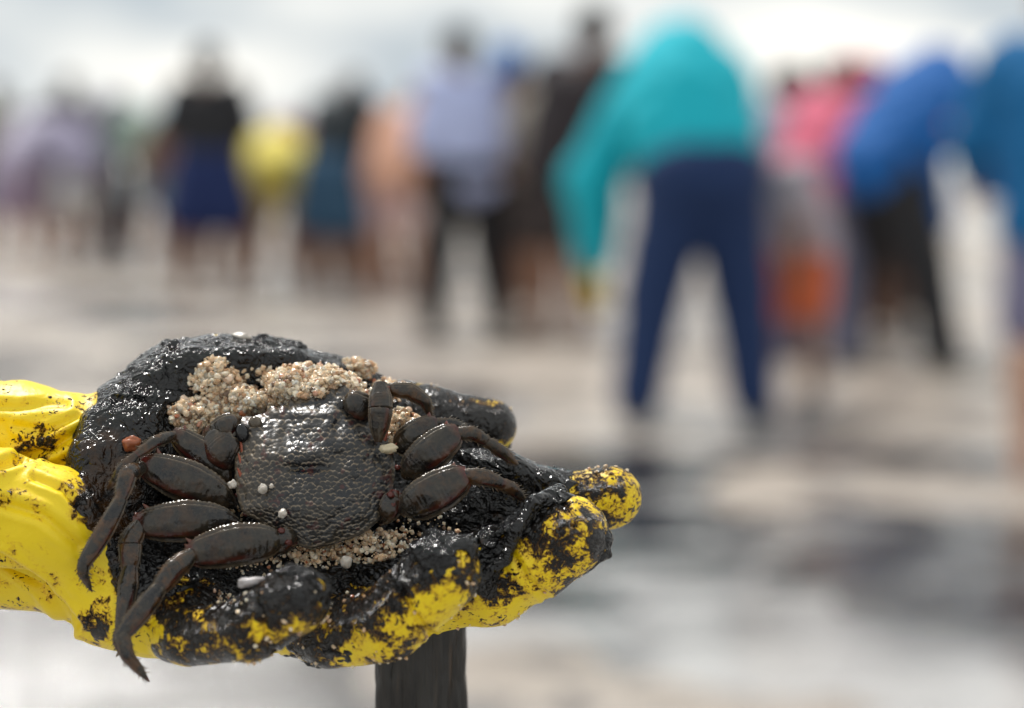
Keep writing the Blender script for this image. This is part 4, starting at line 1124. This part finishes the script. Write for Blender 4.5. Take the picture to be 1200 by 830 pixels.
# grit stuck to the glove: underside rim, fingertips, thumb top
def stick_on(cond, n, r):
    ids = np.flatnonzero(cond)
    for k in RNG.choice(ids, min(n, len(ids)), replace=False):
        grains.append(grain(gv[k] + gn[k] * 0.2 * MM, RNG.uniform(*r) * MM, ICO1_V, ICO1_F))
stick_on((gpx > 400) & (gpx < 720) & (gpy > 640) & (up < -0.75), 60, (0.3, 0.75))
stick_on((gpx > 660) & (gpy < 570) & (gdz > -25) & (up > 0.7), 26, (0.3, 0.7))
stick_on((gpx > 250) & (gpx < 400) & (gpy > 690) & (gdz > 25), 60, (0.3, 0.9))
stick_on((gpx > 400) & (gpx < 560) & (gpy > 640) & (gdz > 25), 40, (0.3, 0.9))
stick_on((gpx > 440) & (gpx < 600) & (gpy < 480), 30, (0.25, 0.6))
gv_, gf_ = [], []; n_ = 0
for v, f in grains: gv_.append(v); gf_.append(f + n_); n_ += len(v)
tag(obj('wet_sand', make_mesh('wet_sand', to_world(np.concatenate(gv_)), np.concatenate(gf_), smooth_shade=False), M['grain']), 'clumps of coarse damp beige sand heaped in the oiled palm', 'sand', kind='stuff')

white_p = pebble_material('white_quartz', (0.52, 0.47, 0.41), 0.5)
def pebble(name, label, x, y, z, rx, ry, rz, mat, rot=0.0, group=None, cat='pebble'):
    v, q = ball(np.zeros(3), rx * MM, ry * MM, rz * MM, 20, 14, jit=1.0, wl=1.7, seed=x * 0.37 + y, rot=rot)
    me = make_mesh(name, v @ CAM_R.T, q)
    o = obj(name, me, mat); o.location = tuple(to_world(L(x, y, z)))
    tag(o, label, cat, group)
pebble('pebble', 'smooth cream pebble on top of the black oiled thumb root', 281, 396, -28, 3.9, 1.9, 2.6, white_p)
pebble('pebble', 'orange brown pebble wedged in the black sludge left of the crab', 155, 521, 11, 3.2, 2.6, 2.4, pebble_material('orange_stone', (0.30, 0.085, 0.03)), -0.5)
pebble('pebble', 'pale brown pebble under the crab legs beside the yellow cuff', 131, 641, 20, 4.4, 2.4, 2.4, pebble_material('pale_stone', (0.42, 0.32, 0.25)), -0.15)
pebble('pebble', 'flat translucent amber pebble at the right edge of the crab shell', 455, 526, 12, 3.2, 1.7, 1.8, pebble_material('amber_stone', (0.55, 0.47, 0.32)), 0.05)
pebble('pebble', 'grey white pebble stuck on the little finger top', 295, 682, 54, 4.2, 1.8, 2.2, pebble_material('grey_stone', (0.45, 0.42, 0.42)), 0.1)
for (x, y, r, lb) in [(272, 568, 1.5, 'white grain of sand between the crab shell and its upper leg'), (308, 573, 1.6, 'white grain of sand on the crab shell with a tiny grain beside it'),
                      (331, 602, 1.5, 'white grain of sand on the crab shell near the hind leg'), (318, 570, 0.8, 'tiny white grain of sand next to a larger one on the crab shell')]:
    pebble('sand_grain', lb, x, y, cplane(x, y) + (7.2 if x > 300 else 5), r, r * 0.95, r * 0.8, white_p, 0.3 * x, 'white grains on the shell', 'sand grain')
pebble('sand_grain', 'large white grain lying in the sand below the crab shell', 406, 659, 24, 1.8, 2.0, 1.4, white_p, 0.4, None, 'sand grain')

# the dark stake the hand rests on
def stake_material():
    m, nt, b = new_mat('tarred_wood')
    tc = nt.nodes.new('ShaderNodeTexCoord'); mp = nt.nodes.new('ShaderNodeMapping'); mp.inputs['Scale'].default_value = (1, 1, 0.07)
    nt.links.new(tc.outputs['Object'], mp.inputs['Vector'])
    n1 = noise(nt, 330, 5, 0.6, mp.outputs['Vector'])
    nt.links.new(ramp(nt, n1, [(0.35, (0.010, 0.009, 0.008)), (0.58, (0.022, 0.019, 0.016)), (0.75, (0.075, 0.05, 0.032))]), b.inputs['Base Color'])
    b.inputs['Roughness'].default_value = 0.3
    bump(nt, b, n1, 0.8, 0.003)
    return m
sp_ = to_world(L(491, 668, -31))
stake = empty('wooden_stake', (sp_[0], sp_[1], -0.2))
tag(stake, 'black oil soaked wooden stake standing under the gloved fingers', 'stake')
zs = np.concatenate([np.linspace(-0.2, sp_[2] - 0.16, 60), np.linspace(sp_[2] - 0.158, sp_[2], 170)])
nsd = 96
ph = np.linspace(0, 2 * math.pi, nsd, endpoint=False)
sv = []
for k, z_ in enumerate(zs):
    e1 = np.sign(np.cos(ph)) * np.abs(np.cos(ph)) ** 0.62; e2 = np.sign(np.sin(ph)) * np.abs(np.sin(ph)) ** 0.62
    x_ = 15.6 * MM * e1; y_ = 11.5 * MM * e2
    nn = fbm(np.stack([x_ / MM / 2.4, y_ / MM / 2.4, np.full(nsd, z_ / MM / 46)], 1), 3)
    ch_ = fbm(np.stack([x_ / MM / 5, y_ / MM / 5, np.full(nsd, z_ / MM / 9)], 1) + 9, 2)
    r_ = 1 + 0.36 * (nn - 0.5) + 0.10 * (ch_ - 0.5)
    if k == len(zs) - 1: r_ = r_ * 0.02
    sv.append(np.stack([x_ * r_, y_ * r_, np.full(nsd, z_ + 0.2)], 1))
sv = np.concatenate(sv)
ii = np.arange(len(zs) * nsd).reshape(len(zs), nsd); jj = np.roll(ii, -1, 1)
obj('shaft', make_mesh('shaft', sv, np.stack([ii[:-1].ravel(), jj[:-1].ravel(), jj[1:].ravel(), ii[1:].ravel()], 1)), stake_material(), stake)
